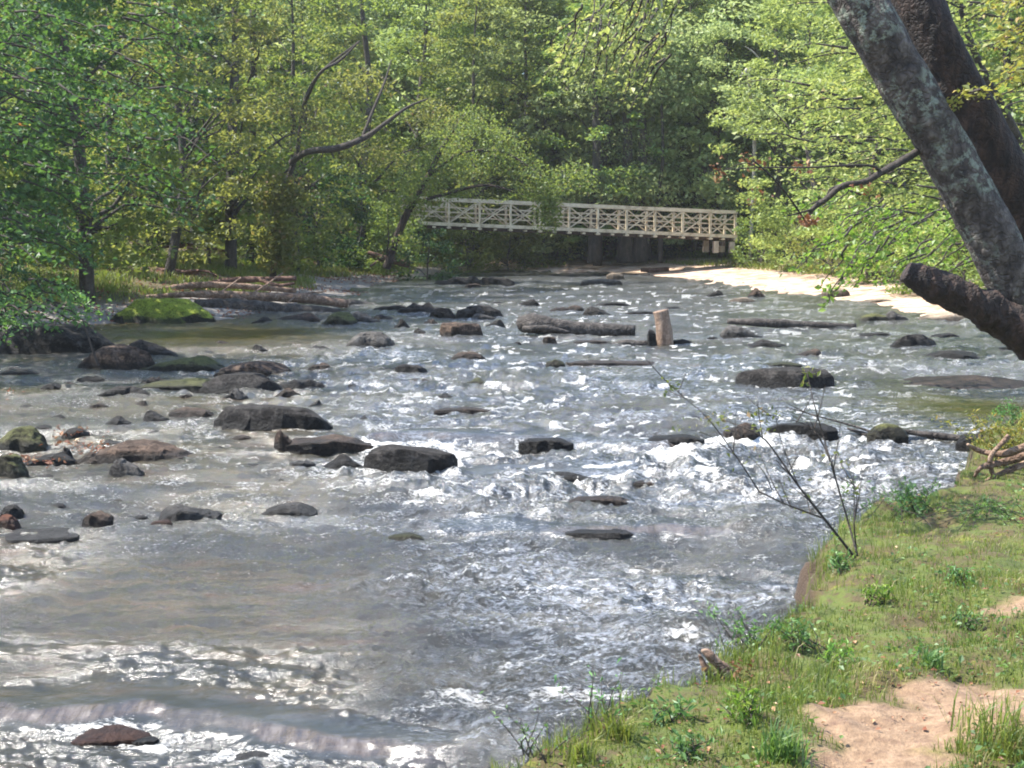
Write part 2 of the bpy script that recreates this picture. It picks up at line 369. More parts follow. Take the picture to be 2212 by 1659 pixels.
XX, YY = np.meshgrid(xs, ys); DD = sdist(XX, YY); ZZ = ground(XX, YY, DD)
sandp = [onz(a, b, .2)[:2] for a, b in [(1990, 1520)]][0]
def px_of(x, y, z):
    v = np.stack([x, y, z-ZC], -1); dz = v[..., 1]*cp-v[..., 2]*sp_; up = v[..., 1]*sp_+v[..., 2]*cp
    dz = np.maximum(dz, .1); return W0/2+FPX*v[..., 0]/dz, H0/2-FPX*up/dz
# the trodden sandy path on the near bank, in metres
SP = [(onz(1930, 1560, .2)[:2], .52, .36), (onz(2110, 1500, .2)[:2], .5, .32), (onz(2180, 1570, .2)[:2], .4, .25), (onz(1900, 1660, .15)[:2], .36, .2), (onz(2330, 1290, .3)[:2], .6, .25)]
def sand_mask(x, y):
    m = np.zeros(x.shape)
    for (cx, cy), a, b in SP: m = np.maximum(m, 1.35-np.hypot((x-cx)/a, (y-cy)/b)+.35*fbm(x*3, y*3, None, 21)+.2*noise(x*11, y*11, None, 22))
    return sm(m*1.6-.15)*(y < 16)
SAND = sand_mask(XX, YY)
# bright sand bars along the far right shore and below the bridge
bar_ = sm((YY-34)/4)*sm((XX-(-4))/3)*(1-sm((DD-5.5-1.8*fbm(XX*.4, YY*.4, None, 31))/2.0))*(DD > -.6)
bar_ = bar_*sm(1.4+1.6*fbm(XX*.5, YY*1.2, None, 33))
grav = sm((-2.5-XX)/2)*(YY > 30)*(1-sm((DD-3.0)/1.2))*(DD > -.6)
nx, ny = len(xs), len(ys)
ii = (np.arange(ny-1)[:, None]*nx+np.arange(nx-1)[None]).ravel()
TQ = np.stack([ii, ii+1, ii+nx+1, ii+nx], -1)
m, nt, b = newmat('ground_soil'); v = coord(nt)
n1 = tex(nt, 'noise', 2.5, v, 8, .65); n2 = tex(nt, 'noise', 14, v, 8, .7); n3 = tex(nt, 'noise', .35, v, 4); n4 = tex(nt, 'noise', 45, v, 4, .6)
veg = ramp(nt, n1, [(.3, (.035, .05, .01)), (.46, (.075, .095, .013)), (.55, (.065, .05, .018)), (.59, (.075, .055, .02)), (.65, (.13, .145, .012))])
veg = mixc(nt, ramp(nt, n2, [(.52, (0, 0, 0)), (.66, (1, 1, 1))]), veg, (.07, .045, .022))
far = mixc(nt, ramp(nt, n3, [(.4, (0, 0, 0)), (.6, (1, 1, 1))]), (.06, .07, .02), (.10, .065, .035))
gy = nt.nodes.new('ShaderNodeSeparateXYZ'); nt.links.new(v, gy.inputs[0])
c = mixc(nt, ramp(nt, mth(nt, 'DIVIDE', gy.outputs[1], 60), [(.3, (0, 0, 0)), (.5, (1, 1, 1))]), veg, far)
sandc = ramp(nt, n2, [(.3, (.12, .072, .042)), (.5, (.21, .135, .08)), (.72, (.31, .21, .13))])
sandc = mixc(nt, ramp(nt, tex(nt, 'noise', 4.5, v, 7, .7, (1, 2.5, 1)), [(.52, (0, 0, 0)), (.66, (.85, .85, .85))]), sandc, (.13, .075, .05))
c = mixc(nt, attr(nt, 'sand'), c, sandc)
barc = ramp(nt, tex(nt, 'noise', 1.5, v, 10, .72, (1, 2.4, 1)), [(.36, (.14, .08, .055)), (.44, (.30, .18, .12)), (.52, (.46, .33, .24)), (.62, (.66, .58, .49))])
c = mixc(nt, attr(nt, 'bar'), c, barc)
c = mixc(nt, attr(nt, 'gravel'), c, ramp(nt, n2, [(.35, (.13, .115, .10)), (.65, (.26, .235, .21))]))
c = mixc(nt, attr(nt, 'bankcut'), c, (.05, .032, .02))
nt.links.new(c, b.inputs[0]); b.inputs['Roughness'].default_value = .95
bump(nt, b, mixc(nt, .5, n2, n4), .9, .03); GROUND = m
gz_ = np.gradient(ZZ, axis=0)
cut = sm((.10-DD)/.08)*(YY < 26)*(DD > -1)*(1-SAND)
ter = bpy.data.objects.new('ground', mesh_np('ground', np.stack([XX, YY, ZZ], -1).reshape(-1, 3), TQ, GROUND, True,
    {'sand': SAND.ravel(), 'bar': np.clip(bar_, 0, 1).ravel(), 'gravel': np.clip(grav, 0, 1).ravel(), 'bankcut': np.clip(cut, 0, 1).ravel()}))
C.objects.link(ter); tag(ter, kind='structure')

# ------------------------------------------------------------------ rocks
PROF = {
 'dome': [(-1, 0), (-.8, .5), (-.45, .88), (0, 1), (.45, .9), (.8, .55), (1, 0)],
 'slab': [(-1, .3), (-.85, .75), (-.5, .95), (0, 1), (.5, .92), (.85, .8), (1, .35)],
 'wedge_r': [(-1, .2), (-.75, .75), (-.45, 1), (0, .72), (.5, .38), (1, .05)],
 'wedge_l': [(-1, .05), (-.5, .4), (0, .75), (.45, 1), (.75, .7), (1, .15)],
 'peak': [(-1, .05), (-.5, .45), (-.1, 1), (.1, .95), (.55, .45), (1, .05)],
 'block': [(-1, .6), (-.9, .95), (-.3, 1), (.3, .9), (.9, .85), (1, .5)],
 'jag': [(-1, .1), (-.8, .55), (-.55, .45), (-.25, .95), (.05, .7), (.3, 1), (.6, .5), (.8, .62), (1, .15)],
 'low': [(-1, .05), (-.6, .7), (-.1, .8), (.2, 1), (.6, .75), (1, .1)],
 'post': [(-1, .7), (-.6, .95), (0, 1), (.6, .9), (1, .7)],
}
ROCKS = []
rk = [0]
def rock(X, Y, wd, ht, prof, mat, label, dr=.7, n=3.2, name='boulder', cat='boulder', sink=0., ybase=None, rot=None, group=None):
    rk[0] += 1; seed = rk[0]*17; rng = np.random.default_rng(seed)
    p = at(X, Y) if ybase is None else onz(X, Y, ybase); s = scl(p)
    a = wd/2/s; b = a*dr; b = max(b, .05)
    ang = (Y-HOR)/FPX; hh = ht/s; hz = max(.42*hh, hh-1.25*b*ang)*(.86 if prof != 'post' else 1)
    nr, nth = (22, 64) if wd > 90 else (14, 40)
    if wd < 40: nr, nth = 9, 24
    r = 1-(1-np.linspace(0, 1, nr))**1.5; th = np.linspace(0, 2*PI, nth, endpoint=False)
    R, T = np.meshgrid(r, th, indexing='ij')
    se = (np.abs(np.cos(T))**2.6+np.abs(np.sin(T))**2.6)**(-1/2.6)
    wob = 1+.16*noise(np.cos(T)*1.6+seed, np.sin(T)*1.6, None, seed)+.07*noise(np.cos(T)*4+seed, np.sin(T)*4, None, seed+1)
    u = R*se*np.cos(T); vv = R*se*np.sin(T)
    pf = PROF[prof]; P = np.interp(u, [q[0] for q in pf], [q[1] for q in pf])
    if prof in ('slab', 'block', 'low'): n = 8
    f = (1-np.clip(R, 0, 1)**n)**(1/n)
    z = hz*P*f
    x = u*a*(1+(wob-1)*R*.6); y = vv*b*wob
    sz = max(a*.8, hz)
    q = 1.9/sz
    dx = fbm(x*q+seed, y*q, z*q, seed, 3)*.22*min(sz, a); dy = fbm(x*q-seed, y*q+9, z*q, seed+5, 3)*.2*b
    dz = fbm(x*q*1.1+3, y*q*1.1+seed, z*q, seed+9, 4, .6)*.24*hz
    st = hz/rng.integers(3, 6); zs = z+dz*R**.5; zt = np.round(zs/st)*st; z2 = zs*.8+zt*.2     # layered stone
    x = x+dx*.8; y = y+dy; z = np.maximum(z2, 0)*(R < .999)-.0
    pn = np.stack([x/a, y/b, z/max(hz, 1e-3)], -1)
    for _ in range(3 if prof in ('slab', 'block', 'low') else 5):                                                    # broken planes
        nv = rng.normal(0, 1, 3); nv[2] = abs(nv[2])*.6; nv /= np.linalg.norm(nv); dq = pn@nv-rng.uniform(.78, .98)
        pn = pn-np.maximum(dq, 0)[..., None]*nv*.75
    x, y, z = pn[..., 0]*a, pn[..., 1]*b, np.maximum(pn[..., 2], -.1)*hz
    V = [np.stack([x, y, z], -1)]
    base = np.stack([x[-1]*1.04, y[-1]*1.04, np.full(nth, -.35)], -1)[None]
    V = np.concatenate([V[0], base], 0).reshape(-1, 3)
    i = np.arange(nr)[:, None]*nth; j = np.arange(nth)[None]; k = (j+1) % nth
    Q = np.stack([i+j, i+nth+j, i+nth+k, i+k], -1).reshape(-1, 4)
    if rot is None: rot = rng.uniform(-.18, .18)
    c_, s_ = math.cos(rot), math.sin(rot); V = V@np.array([[c_, s_, 0], [-s_, c_, 0], [0, 0, 1]])
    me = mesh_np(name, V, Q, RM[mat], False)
    o = bpy.data.objects.new(name, me); C.objects.link(o); o.location = (p[0], p[1]+b*.9, p[2]-sink)
    tag(o, label, cat, group); ROCKS.append((p[0], p[1]+b*.9, a, b, hz)); return o
R_ = rock
# left shore, far to near
R_(338, 698, 236, 66, 'dome', 'moss', 'large boulder capped with bright green moss beside the driftwood', .55, 4, name='mossy_boulder')
R_(75, 764, 320, 78, 'dome', 'dark', 'broad dark boulder under the leafy bush at the left edge', .6)
R_(318, 770, 135, 46, 'wedge_r', 'dark', 'black wedge rock tapering to the right below the calm pool', .5)
R_(245, 797, 185, 62, 'dome', 'brown', 'rounded brown boulder in front of the black wedge rock', .6)
R_(385, 803, 200, 42, 'wedge_l', 'olive', 'olive brown ridge rock right of the rounded brown boulder', .5)
R_(545, 815, 180, 42, 'dome', 'brown', 'pinkish brown hump behind the black faced slab', .6)
R_(385, 845, 230, 30, 'low', 'olive', 'flat olive slab lying left of the black faced slab', .6)
R_(510, 847, 195, 50, 'dome', 'dark', 'black faced slab rising above the flat olive slab', .5, 4)
R_(262, 858, 112, 30, 'dome', 'dark', 'small dark rounded rock below the rounded brown boulder', .6)
R_(108, 842, 55, 17, 'dome', 'dark', 'little black rock in the left shallows, far left', .6, name='rock', cat='rock')
R_(30, 812, 90, 16, 'low', 'dark', 'low dark rock touching the left edge in the shallows', .6, name='rock', cat='rock')
R_(192, 822, 60, 14, 'jag', 'dark', 'jagged dark stone just below the rounded brown boulder', .6, name='rock', cat='rock')
R_(648, 838, 110, 25, 'jag', 'dark', 'low dark rock right of the black faced slab', .6)
R_(620, 858, 66, 24, 'peak', 'brown', 'small brown rock in front of the low dark rock', .6, name='rock', cat='rock')
R_(506, 862, 54, 27, 'peak', 'gray', 'small pale grey pyramid stone in front of the black faced slab', .7, name='rock', cat='rock')
R_(582, 928, 272, 66, 'slab', 'dark', 'long dark slab with grey top and blunt brown right end', .42, 5)
R_(330, 908, 60, 26, 'wedge_r', 'dark', 'dark pointed rock left of the long dark slab', .6, name='rock', cat='rock')
R_(405, 903, 96, 26, 'slab', 'brown', 'flat grey brown rock between the pointed rock and the long dark slab', .6)
R_(540, 884, 40, 16, 'dome', 'dark', 'tiny round stone behind the long dark slab', .7, name='rock', cat='rock')
R_(250, 920, 66, 26, 'peak', 'dark', 'dark peaked rock in the left ripples', .6, name='rock', cat='rock')
R_(160, 945, 66, 26, 'dome', 'dark', 'black stone with orange leaves at its foot', .6, name='rock', cat='rock')
R_(38, 978, 118, 70, 'dome', 'olive', 'rounded yellow olive boulder at the left edge, upper one', .8)
R_(12, 1040, 84, 72, 'dome', 'olive', 'rounded olive boulder at the left edge, lower one', .8)
R_(292, 1003, 236, 62, 'dome', 'brown', 'brown humped boulder with olive stains near the left edge', .6)
R_(272, 1036, 88, 56, 'wedge_r', 'gray', 'sharp wedge rock with a pale sloping upper edge', .6, 5)
R_(100, 1003, 110, 34, 'wedge_l', 'dark', 'dark stone between the two olive boulders and the brown hump', .6)
R_(190, 1000, 70, 28, 'peak', 'brown', 'brown stone among the red leaves by the humped boulder', .6, name='rock', cat='rock')
R_(140, 995, 40, 34, 'peak', 'dark', 'narrow upright dark stone among the red leaves', .6, name='rock', cat='rock')
R_(72, 1048, 92, 30, 'wedge_l', 'gray', 'flat grey stone right of the lower olive boulder', .6)
R_(180, 1064, 44, 15, 'jag', 'dark', 'tiny black stone below the sharp wedge rock', .6, name='rock', cat='rock')
R_(20, 1118, 56, 34, 'dome', 'dark', 'dark arched stone at the left edge above the reddish one', .6, name='rock', cat='rock')
R_(6, 1146, 60, 42, 'dome', 'red', 'reddish stone cut by the left edge', .7, name='rock', cat='rock')
R_(206, 1145, 78, 46, 'block', 'brown', 'upright dark brown block alone in the left current', .6)
R_(402, 1124, 132, 42, 'wedge_r', 'gray', 'grey cracked slab in the left current', .6, 5)
R_(345, 1133, 44, 12, 'low', 'red', 'small red stone at the foot of the grey cracked slab', .6, name='rock', cat='rock')
R_(622, 1114, 120, 34, 'dome', 'gray', 'water covered grey rock right of the grey cracked slab', .6)
R_(60, 1170, 200, 26, 'low', 'gray', 'wide flat grey rock barely above water at the left edge', .6)
R_(616, 974, 56, 54, 'wedge_r', 'brown', 'upright brown stone standing beside the tilted brown slab', .5, 5, name='rock', cat='rock')
R_(695, 970, 220, 34, 'low', 'brown', 'tilted brown slab behind the upright brown stone', .5)
R_(737, 1011, 84, 36, 'peak', 'dark', 'black triangular rock touching the big dark boulder', .6)
R_(875, 1018, 210, 66, 'slab', 'dark', 'big dark boulder with brown top in mid stream', .5, 4.5)
# centre, far to near
R_(1000, 615, 130, 22, 'jag', 'dark', 'dark jagged outcrop on the far waterline left of centre', .5)
R_(1075, 616, 72, 20, 'block', 'dark', 'dark block at the right end of the far jagged outcrop', .5)
R_(955, 603, 60, 12, 'low', 'dark', 'low dark rock at the left end of the far jagged outcrop', .5, name='rock', cat='rock')
R_(1022, 620, 40, 9, 'low', 'brown', 'small brown stone in front of the far jagged outcrop', .5, name='rock', cat='rock')
R_(1300, 616, 100, 15, 'slab', 'gray', 'long flat grey rock on the far water before the bridge', .4)
R_(905, 678, 100, 30, 'jag', 'dark', 'dark broken rocks right of the driftwood tip', .5)
R_(955, 688, 60, 28, 'dome', 'dark', 'round black rock between the broken rocks and the domed rock', .6)
R_(1032, 690, 116, 38, 'dome', 'dark', 'domed dark rock with a pale slanting slab on its face', .6)
R_(1050, 692, 70, 18, 'wedge_r', 'gray', 'pale slanting slab leaning on the domed dark rock', .4, name='rock', cat='rock')
R_(733, 703, 84, 36, 'dome', 'olive', 'olive rock under the driftwood tip', .6)
R_(785, 698, 80, 32, 'wedge_r', 'gray', 'bluish grey slab right of the olive rock', .6)
R_(640, 694, 110, 22, 'wedge_l', 'brown', 'brown slanting rock below the driftwood pile', .5)
R_(570, 698, 56, 16, 'peak', 'dark', 'small dark rock right of the mossy boulder', .5, name='rock', cat='rock')
R_(848, 672, 90, 16, 'low', 'dark', 'flat dark rock just right of the driftwood tip', .5)
R_(868, 708, 36, 23, 'peak', 'dark', 'small black pointed stone above the grey dome', .6, name='rock', cat='rock')
R_(908, 722, 32, 16, 'wedge_r', 'dark', 'tiny black fin of rock between the grey dome and the flat topped rock', .6, name='rock', cat='rock')
R_(995, 727, 96, 36, 'block', 'brown', 'flat topped grey brown rock left of the fallen log', .6, 3.4)
R_(798, 752, 114, 44, 'dome', 'gray', 'smooth grey dome in open water left of centre', .7, 2.6)
R_(828, 761, 56, 13, 'wedge_l', 'dark', 'black stone at the foot of the smooth grey dome', .5, name='rock', cat='rock')
R_(686, 758, 58, 14, 'jag', 'dark', 'black stone left of the smooth grey dome', .5, name='rock', cat='rock')
R_(1140, 659, 48, 15, 'wedge_l', 'dark', 'small dark rock above the left end of the fallen log', .6, name='rock', cat='rock')
R_(1075, 657, 40, 7, 'low', 'dark', 'thin dark stone left of the small rock above the log', .6, name='rock', cat='rock')
R_(1212, 671, 46, 10, 'low', 'brown', 'low stone left of the brown hump above the fallen log', .6, name='rock', cat='rock')
R_(1242, 671, 44, 13, 'dome', 'brown', 'brown hump stone above the middle of the fallen log', .6, name='rock', cat='rock')
R_(1291, 682, 64, 25, 'wedge_r', 'dark', 'black slanting rock above the right half of the fallen log', .6)
R_(1322, 660, 76, 9, 'low', 'dark', 'thin flat rock beyond the black slanting rock', .5, name='rock', cat='rock')
R_(1385, 678, 70, 7, 'low', 'dark', 'thin flat rock left of the standing log post, beyond it', .5, name='rock', cat='rock')
R_(1455, 668, 48, 7, 'low', 'dark', 'thin flat rock behind the standing log post', .5, name='rock', cat='rock')
R_(1188, 742, 32, 18, 'block', 'brown', 'small brown block in front of the fallen log', .6, name='rock', cat='rock')
R_(1275, 742, 90, 9, 'low', 'brown', 'low wet stone in front of the right half of the fallen log', .5, name='rock', cat='rock')
R_(1116, 744, 22, 7, 'low', 'dark', 'tiny stone left of the small brown block', .6, name='rock', cat='rock')
R_(1010, 777, 78, 21, 'dome', 'brown', 'dark brown hump alone in white water left of centre', .6)
R_(888, 809, 74, 25, 'block', 'dark', 'black block in white water below the smooth grey dome', .6)
R_(845, 803, 58, 11, 'low', 'dark', 'low black stone left of the black block', .5, name='rock', cat='rock')
R_(895, 824, 70, 8, 'low', 'brown', 'wet stone just below the black block', .5, name='rock', cat='rock')
R_(1030, 833, 66, 20, 'peak', 'olive', 'small olive pyramid rock in mid stream', .6, name='rock', cat='rock')
R_(960, 861, 44, 14, 'peak', 'dark', 'small dark stone below the olive pyramid rock', .6, name='rock', cat='rock')
R_(1000, 892, 130, 14, 'low', 'brown', 'low wet shelf rock below the small dark stone', .4)
R_(775, 908, 90, 12, 'low', 'dark', 'low wet rock right of the long dark slab', .4)
R_(1200, 788, 40, 14, 'dome', 'olive', 'small stone in the upper ledge of white water', .6, name='rock', cat='rock')
R_(1330, 787, 230, 9, 'low', 'brown', 'long wet shelf along the upper ledge of white water', .3)
R_(1205, 1044, 165, 30, 'dome', 'dark', 'dark rock breaking the small fall below the rapids', .4)
R_(1230, 1004, 90, 8, 'low', 'brown', 'thin wet rock just below the foaming rapids', .4)
R_(1298, 1092, 150, 26, 'low', 'brown', 'rough brown rock low in the current right of centre', .4, 3)
R_(1290, 1163, 156, 22, 'slab', 'dark', 'black rock face under the second small fall', .4, 5)
R_(1005, 1100, 124, 13, 'low', 'brown', 'low brown rock left of the rough brown rock', .4)
R_(872, 1168, 84, 20, 'dome', 'olive', 'olive mound under a skin of water', .5)
R_(1400, 1048, 90, 12, 'low', 'brown', 'wet brown rock right of the small fall', .4)
rq = random.Random(4)
for X, Y in [(30, 800), (150, 832), (330, 828), (210, 880), (300, 880), (120, 905), (60, 885), (400, 862), (450, 900), (240, 962), (330, 940), (470, 975), (540, 1010), (120, 1075), (250, 1090), (480, 1060), (110, 1100), (680, 880), (760, 840), (690, 800),
             (560, 760), (480, 745), (930, 700), (830, 690), (1070, 705), (600, 1040), (300, 1120), (90, 930), (520, 948), (650, 1005)]:
    R_(X, Y, rq.uniform(28, 70), rq.uniform(9, 20), rq.choice(['low', 'jag', 'wedge_l', 'wedge_r', 'dome']), rq.choice(['dark', 'dark', 'brown', 'gray']), 'small stone barely awash among the boulders of the left shallows', .6, name='stone', cat='stone', group='small stones in the left shallows')
# right side
R_(1545, 641, 44, 17, 'wedge_l', 'dark', 'left one of two small boulders near the white sand bar', .6, name='rock', cat='rock')
R_(1636, 643, 44, 25, 'peak', 'brown', 'right, rounder one of two small boulders near the white sand bar', .7, name='rock', cat='rock')
R_(1604, 651, 56, 10, 'low', 'tan', 'flat tan stone between the two small boulders', .6, name='rock', cat='rock')
R_(1418, 704, 60, 5, 'low', 'dark', 'flat stone barely showing left of the standing log post', .4, name='rock', cat='rock')
R_(1408, 746, 20, 34, 'post', 'dark', 'dark upright stone against the left of the standing log post', .8, 5, name='rock', cat='rock')
R_(1472, 743, 50, 13, 'low', 'dark', 'low dark stone at the right foot of the standing log post', .6, name='rock', cat='rock')
R_(1606, 730, 92, 34, 'wedge_r', 'gray', 'grey wedge boulder at the left end of the long dark log', .6, 3.4)
R_(1655, 750, 96, 20, 'peak', 'dark', 'dark rock below the grey wedge boulder', .5)
R_(1540, 732, 24, 6, 'low', 'dark', 'tiny stone left of the grey wedge boulder', .6, name='rock', cat='rock')
R_(1752, 770, 64, 20, 'wedge_l', 'brown', 'brown hump right above the big flat slab', .6)
R_(1706, 836, 224, 52, 'slab', 'dark', 'big flat topped slab with black front right of centre', .55, 7)
R_(1690, 792, 90, 12, 'low', 'olive', 'low stone behind the big flat topped slab', .5, name='rock', cat='rock')
R_(1900, 729, 90, 13, 'low', 'dark', 'low dark rock left of the round topped dark rock at right', .5)
R_(1980, 748, 96, 32, 'dome', 'dark', 'round topped dark rock in the right hand current', .6)
R_(2045, 728, 62, 9, 'low', 'dark', 'small dark stone near the broken limb', .5, name='rock', cat='rock')
R_(2073, 774, 124, 20, 'dome', 'dark', 'dark low mound in the right hand current', .6)
R_(2190, 756, 74, 10, 'low', 'dark', 'thin dark rock touching the right edge', .5, name='rock', cat='rock')
R_(1893, 694, 76, 20, 'dome', 'olive', 'olive rock at the tip of the right hand bank', .6)
R_(1940, 694, 58, 28, 'wedge_r', 'gray', 'pale grey rock beside the olive rock at the right hand bank', .6)
R_(2050, 694, 140, 26, 'wedge_l', 'tan', 'tan slab with dark underside below the broken limb', .6)
R_(1905, 655, 70, 12, 'low', 'tan', 'flat tan rock on the orange shore behind the hanging leaves', .6, name='rock', cat='rock')
R_(2130, 845, 340, 34, 'low', 'brown', 'broad flat brown slab awash at the right edge', .7, 3)
R_(1605, 938, 76, 34, 'wedge_l', 'brown', 'small brown rock standing in the rapids', .6)
R_(1925, 943, 90, 34, 'dome', 'olive', 'yellowish rock in the rapids near the right bank', .6)
R_(1740, 930, 150, 22, 'low', 'dark', 'dark wet shelf behind the rapids', .4)
R_(1460, 955, 130, 18, 'low', 'dark', 'dark wet shelf under foam in the middle of the rapids', .4)
R_(1180, 962, 120, 20, 'low', 'dark', 'dark wet shelf at the left of the rapids', .4)
R_(2130, 962, 120, 34, 'low', 'dark', 'dark rock under the right bank by the roots', .5)
# bottom
R_(545, 1658, 120, 32, 'dome', 'gray', 'grey wet rock cut by the bottom edge', .7)
R_(225, 1606, 170, 34, 'dome', 'red', 'orange brown rock under the little waterfall', .6)
R_(310, 1606, 60, 12, 'low', 'dark', 'dark stone at the right of the orange brown rock', .6, name='rock', cat='rock')
R_(905, 1545, 80, 15, 'low', 'red', 'left one of two rusty stones in the clear near water', .6, name='rock', cat='rock')
R_(968, 1522, 60, 15, 'low', 'red', 'right, smaller one of two rusty stones in the clear near water', .6, name='rock', cat='rock')
R_(1250, 1508, 110, 13, 'low', 'brown', 'brown wet rock near the grassy bank', .5)
# stones on the far bank
for X, Y, wd, ht, l in [(1490, 583, 40, 12, 'pale stone in the grass left of the bridge pier'), (1600, 586, 60, 14, 'pale boulder right of the bridge pier on the sand'),
                        (1330, 592, 40, 8, 'flat pale stone on the sand below the bridge'), (1810, 628, 60, 16, 'white stone half behind the hanging leaves')]:
    R_(X, Y, wd, ht, 'dome', 'tan', l, .6, ybase=.25, name='rock', cat='rock', sink=.1)

# ------------------------------------------------------------------ water surface
ny_, nx_ = 860, 820
inv = np.linspace(1/4.0, 1/84., ny_); wy = 1/inv
wu = np.linspace(-.52, .62, nx_)
WX = wu[None]*(wy[:, None]+1.5); WY = np.repeat(wy[:, None], nx_, 1)
WL = water_level(WX, WY)
fall = np.zeros_like(WX); foam = np.zeros_like(WX)
fw = noise(WX*5, WY*3, None, 70)
for k, (lx, ly, h, x0, x1) in enumerate(LV):
    yc = np.interp(WX, lx, ly)+wav(WX, lx[0]); brk = sm(.75+1.6*noise(WX*.9+k*5, WX*0, None, 62)) if k < 4 else 1.; tp = brk* sm((WX-x0)/.4+.5)*sm((x1-WX)/.4+.5)
    t = (yc-WY)
    fall = np.maximum(fall, tp*sm((t+.05+.03*fw)/.08)*sm((.19+.05*fw-t)/.07)*(.5+.5*sm(.6+1.5*noise(WX*2.1+k, WY*.5, None, 63))))
    fl = {0: .35, 1: 1.5, 2: .4, 3: .4, 4: .3}[k]
    foam = np.maximum(foam, tp*sm((t-.19)/.07)*sm((fl+.1-t)/(fl*.85))*(.95 if k == 1 else .5)*(1 if k == 1 else .4+.9*sm(.4+1.2*noise(WX*2.6, WY*1.5, None, 65))))
turb = .55+.45*sm(.5+.9*fbm(WX*.35, WY*.22, None, 40))
# calm pools: below the mossy boulder, along the right bank
cx, cy = at(520, 722)[:2]; calm = np.exp(-((WX-cx)/3.2)**2-((WY-cy)/3.0)**2)
cx, cy = at(2120, 885)[:2]; calm = np.maximum(calm, np.exp(-((WX-cx)/1.5)**2-((WY-cy)/2.2)**2))
turb = turb*(1-.85*calm)
foam = foam*(1-calm)
y1 = at(1300, 950)[1]
rap = np.exp(-((WY-y1+1.2)/2.4)**2)*sm((WX+3)/2); turb = turb*(1+.35*rap)
wx_ = WX+.25*noise(WX*.8, WY*.8, None, 50); wy_ = WY+.25*noise(WX*.9, WY*.9, None, 51)
def ridge(n): return 1-np.abs(n)*2
dist = sm((60-WY)/40)
Z = .05*fbm(wx_*.8, wy_*1.8, None, 41, 2)+.026*ridge(noise(wx_*1.7, wy_*4.2, None, 42))*turb
Z = Z+.020*noise(wx_*4.5, wy_*8, None, 43)+.011*ridge(noise(wx_*8, wy_*15, None, 44))
Z = Z+.0055*noise(wx_*19, wy_*30, None, 45)*sm((40-WY)/15)+.0035*ridge(noise(wx_*33, wy_*52, None, 46))*sm((22-WY)/8)
Z = Z*turb*1.7
lip = np.zeros_like(Z)
for lx, ly, h, x0, x1 in LV[1:]:
    t = np.interp(WX, lx, ly)+wav(WX, lx[0])-WY; lip = np.maximum(lip, sm((t+.6)/.5)*sm((.3-t)/.15)*sm((WX-x0)/.4+.5)*sm((x1-WX)/.4+.5))
Z = Z*(1-.8*lip)
crest = Z.copy()
streak = noise(WX*14, WY*1.2, None, 47)
Z = Z+.006*streak*fall+.012*noise(WX*5, WY*5, None, 66)*fall
# rocks push up a collar of water upstream and leave foam downstream
for (x, y, a, b_, hz) in ROCKS:
    if y > 80: continue
    i0 = np.searchsorted(-wy, -(y+b_+.8)); i1 = np.searchsorted(-wy, -(y-b_-1.8))
    lo, hi = min(i0, i1), max(i0, i1)
    if hi <= lo: 
        continue
    sx_ = WX[lo:hi]; sy_ = WY[lo:hi]
    rr = np.hypot((sx_-x)/(a+.05), (sy_-y)/(b_+.05)); dd = (rr-1)*min(a, b_)
    ring = np.exp(-np.maximum(dd, 0)/.09)
    wake = np.exp(-((sx_-x)/(a*.9))**2)*sm((y-b_*.6-sy_)/.15)*sm((sy_-(y-b_-1.3))/1.1)
    cc = 1-calm[lo:hi]
    foam[lo:hi] = np.maximum(foam[lo:hi], (np.maximum(ring*.62, wake*.34))*cc)
fn = fbm(WX*3.2, WY*6, None, 48, 4, .6); fn2 = .5*noise(WX*6, WY*15, None, 49)+.6*noise(WX*15, WY*34, None, 64)*sm((28-WY)/14)
foam = foam*(.75+.9*fn+.35*fn2)
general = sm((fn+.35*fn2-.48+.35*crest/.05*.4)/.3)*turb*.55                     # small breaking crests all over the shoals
gc = at(1380, 760); glare_zone = np.exp(-((WX-gc[0])/6.5)**2)*sm((WY-12)/5)*sm((62-WY)/8)*(1-calm)
glare_flecks = sm((fn+.45*fn2+.12*noise(WX*1.2, WY*5, None, 53)-.22+.11*(1-glare_zone)*4)/.25)*.6  # extra white flecks paint the glare on the far middle water
foam = np.clip(np.maximum(foam, np.maximum(general, glare_flecks*(.35+.65*glare_zone))), 0, 1)
nearleft = sm((-WX-.10*WY+1.0)/1.4)*sm((13-WY)/3); foam = foam*(1-.75*nearleft*(1-np.clip(lip*0+fall+0, 0, 1))*(1-np.exp(-((WY-np.interp(WX, LV[4][0], LV[4][1])+.25)/.22)**2)))
ZW = WL+Z+.02*foam*(noise(WX*12, WY*16, None, 52)+.4)*sm((35-WY)/10)
ii = (np.arange(ny_-1)[:, None]*nx_+np.arange(nx_-1)[None]).ravel(); WQ = np.stack([ii, ii+1, ii+nx_+1, ii+nx_], -1)
shal = np.clip(1+sdist(WX, WY)/1.6, 0, 1)
m, nt, b = newmat('river_water'); v = coord(nt)
n1 = tex(nt, 'noise', 1.1, v, 5, .6, (1, 2.2, 1)); n2 = tex(nt, 'noise', 7, v, 6, .65, (1, 2.4, 1)); n3 = tex(nt, 'noise', 26, v, 5, .65, (1, 2.0, 1))
n4 = tex(nt, 'noise', 60, v, 3, .6, (1, 1.5, 1))
body = ramp(nt, n1, [(.3, (.009, .009, .006)), (.5, (.022, .021, .014)), (.7, (.05, .045, .03))])
bed = ramp(nt, tex(nt, 'noise', 2.6, v, 7, .65, (.55, 2.2, 1)), [(.36, (.018, .015, .005)), (.47, (.038, .03, .009)), (.56, (.06, .045, .018)), (.66, (.08, .045, .02)), (.76, (.11, .088, .05))])
body = mixc(nt, mth(nt, 'MULTIPLY', attr(nt, 'shallow'), .9), body, bed)
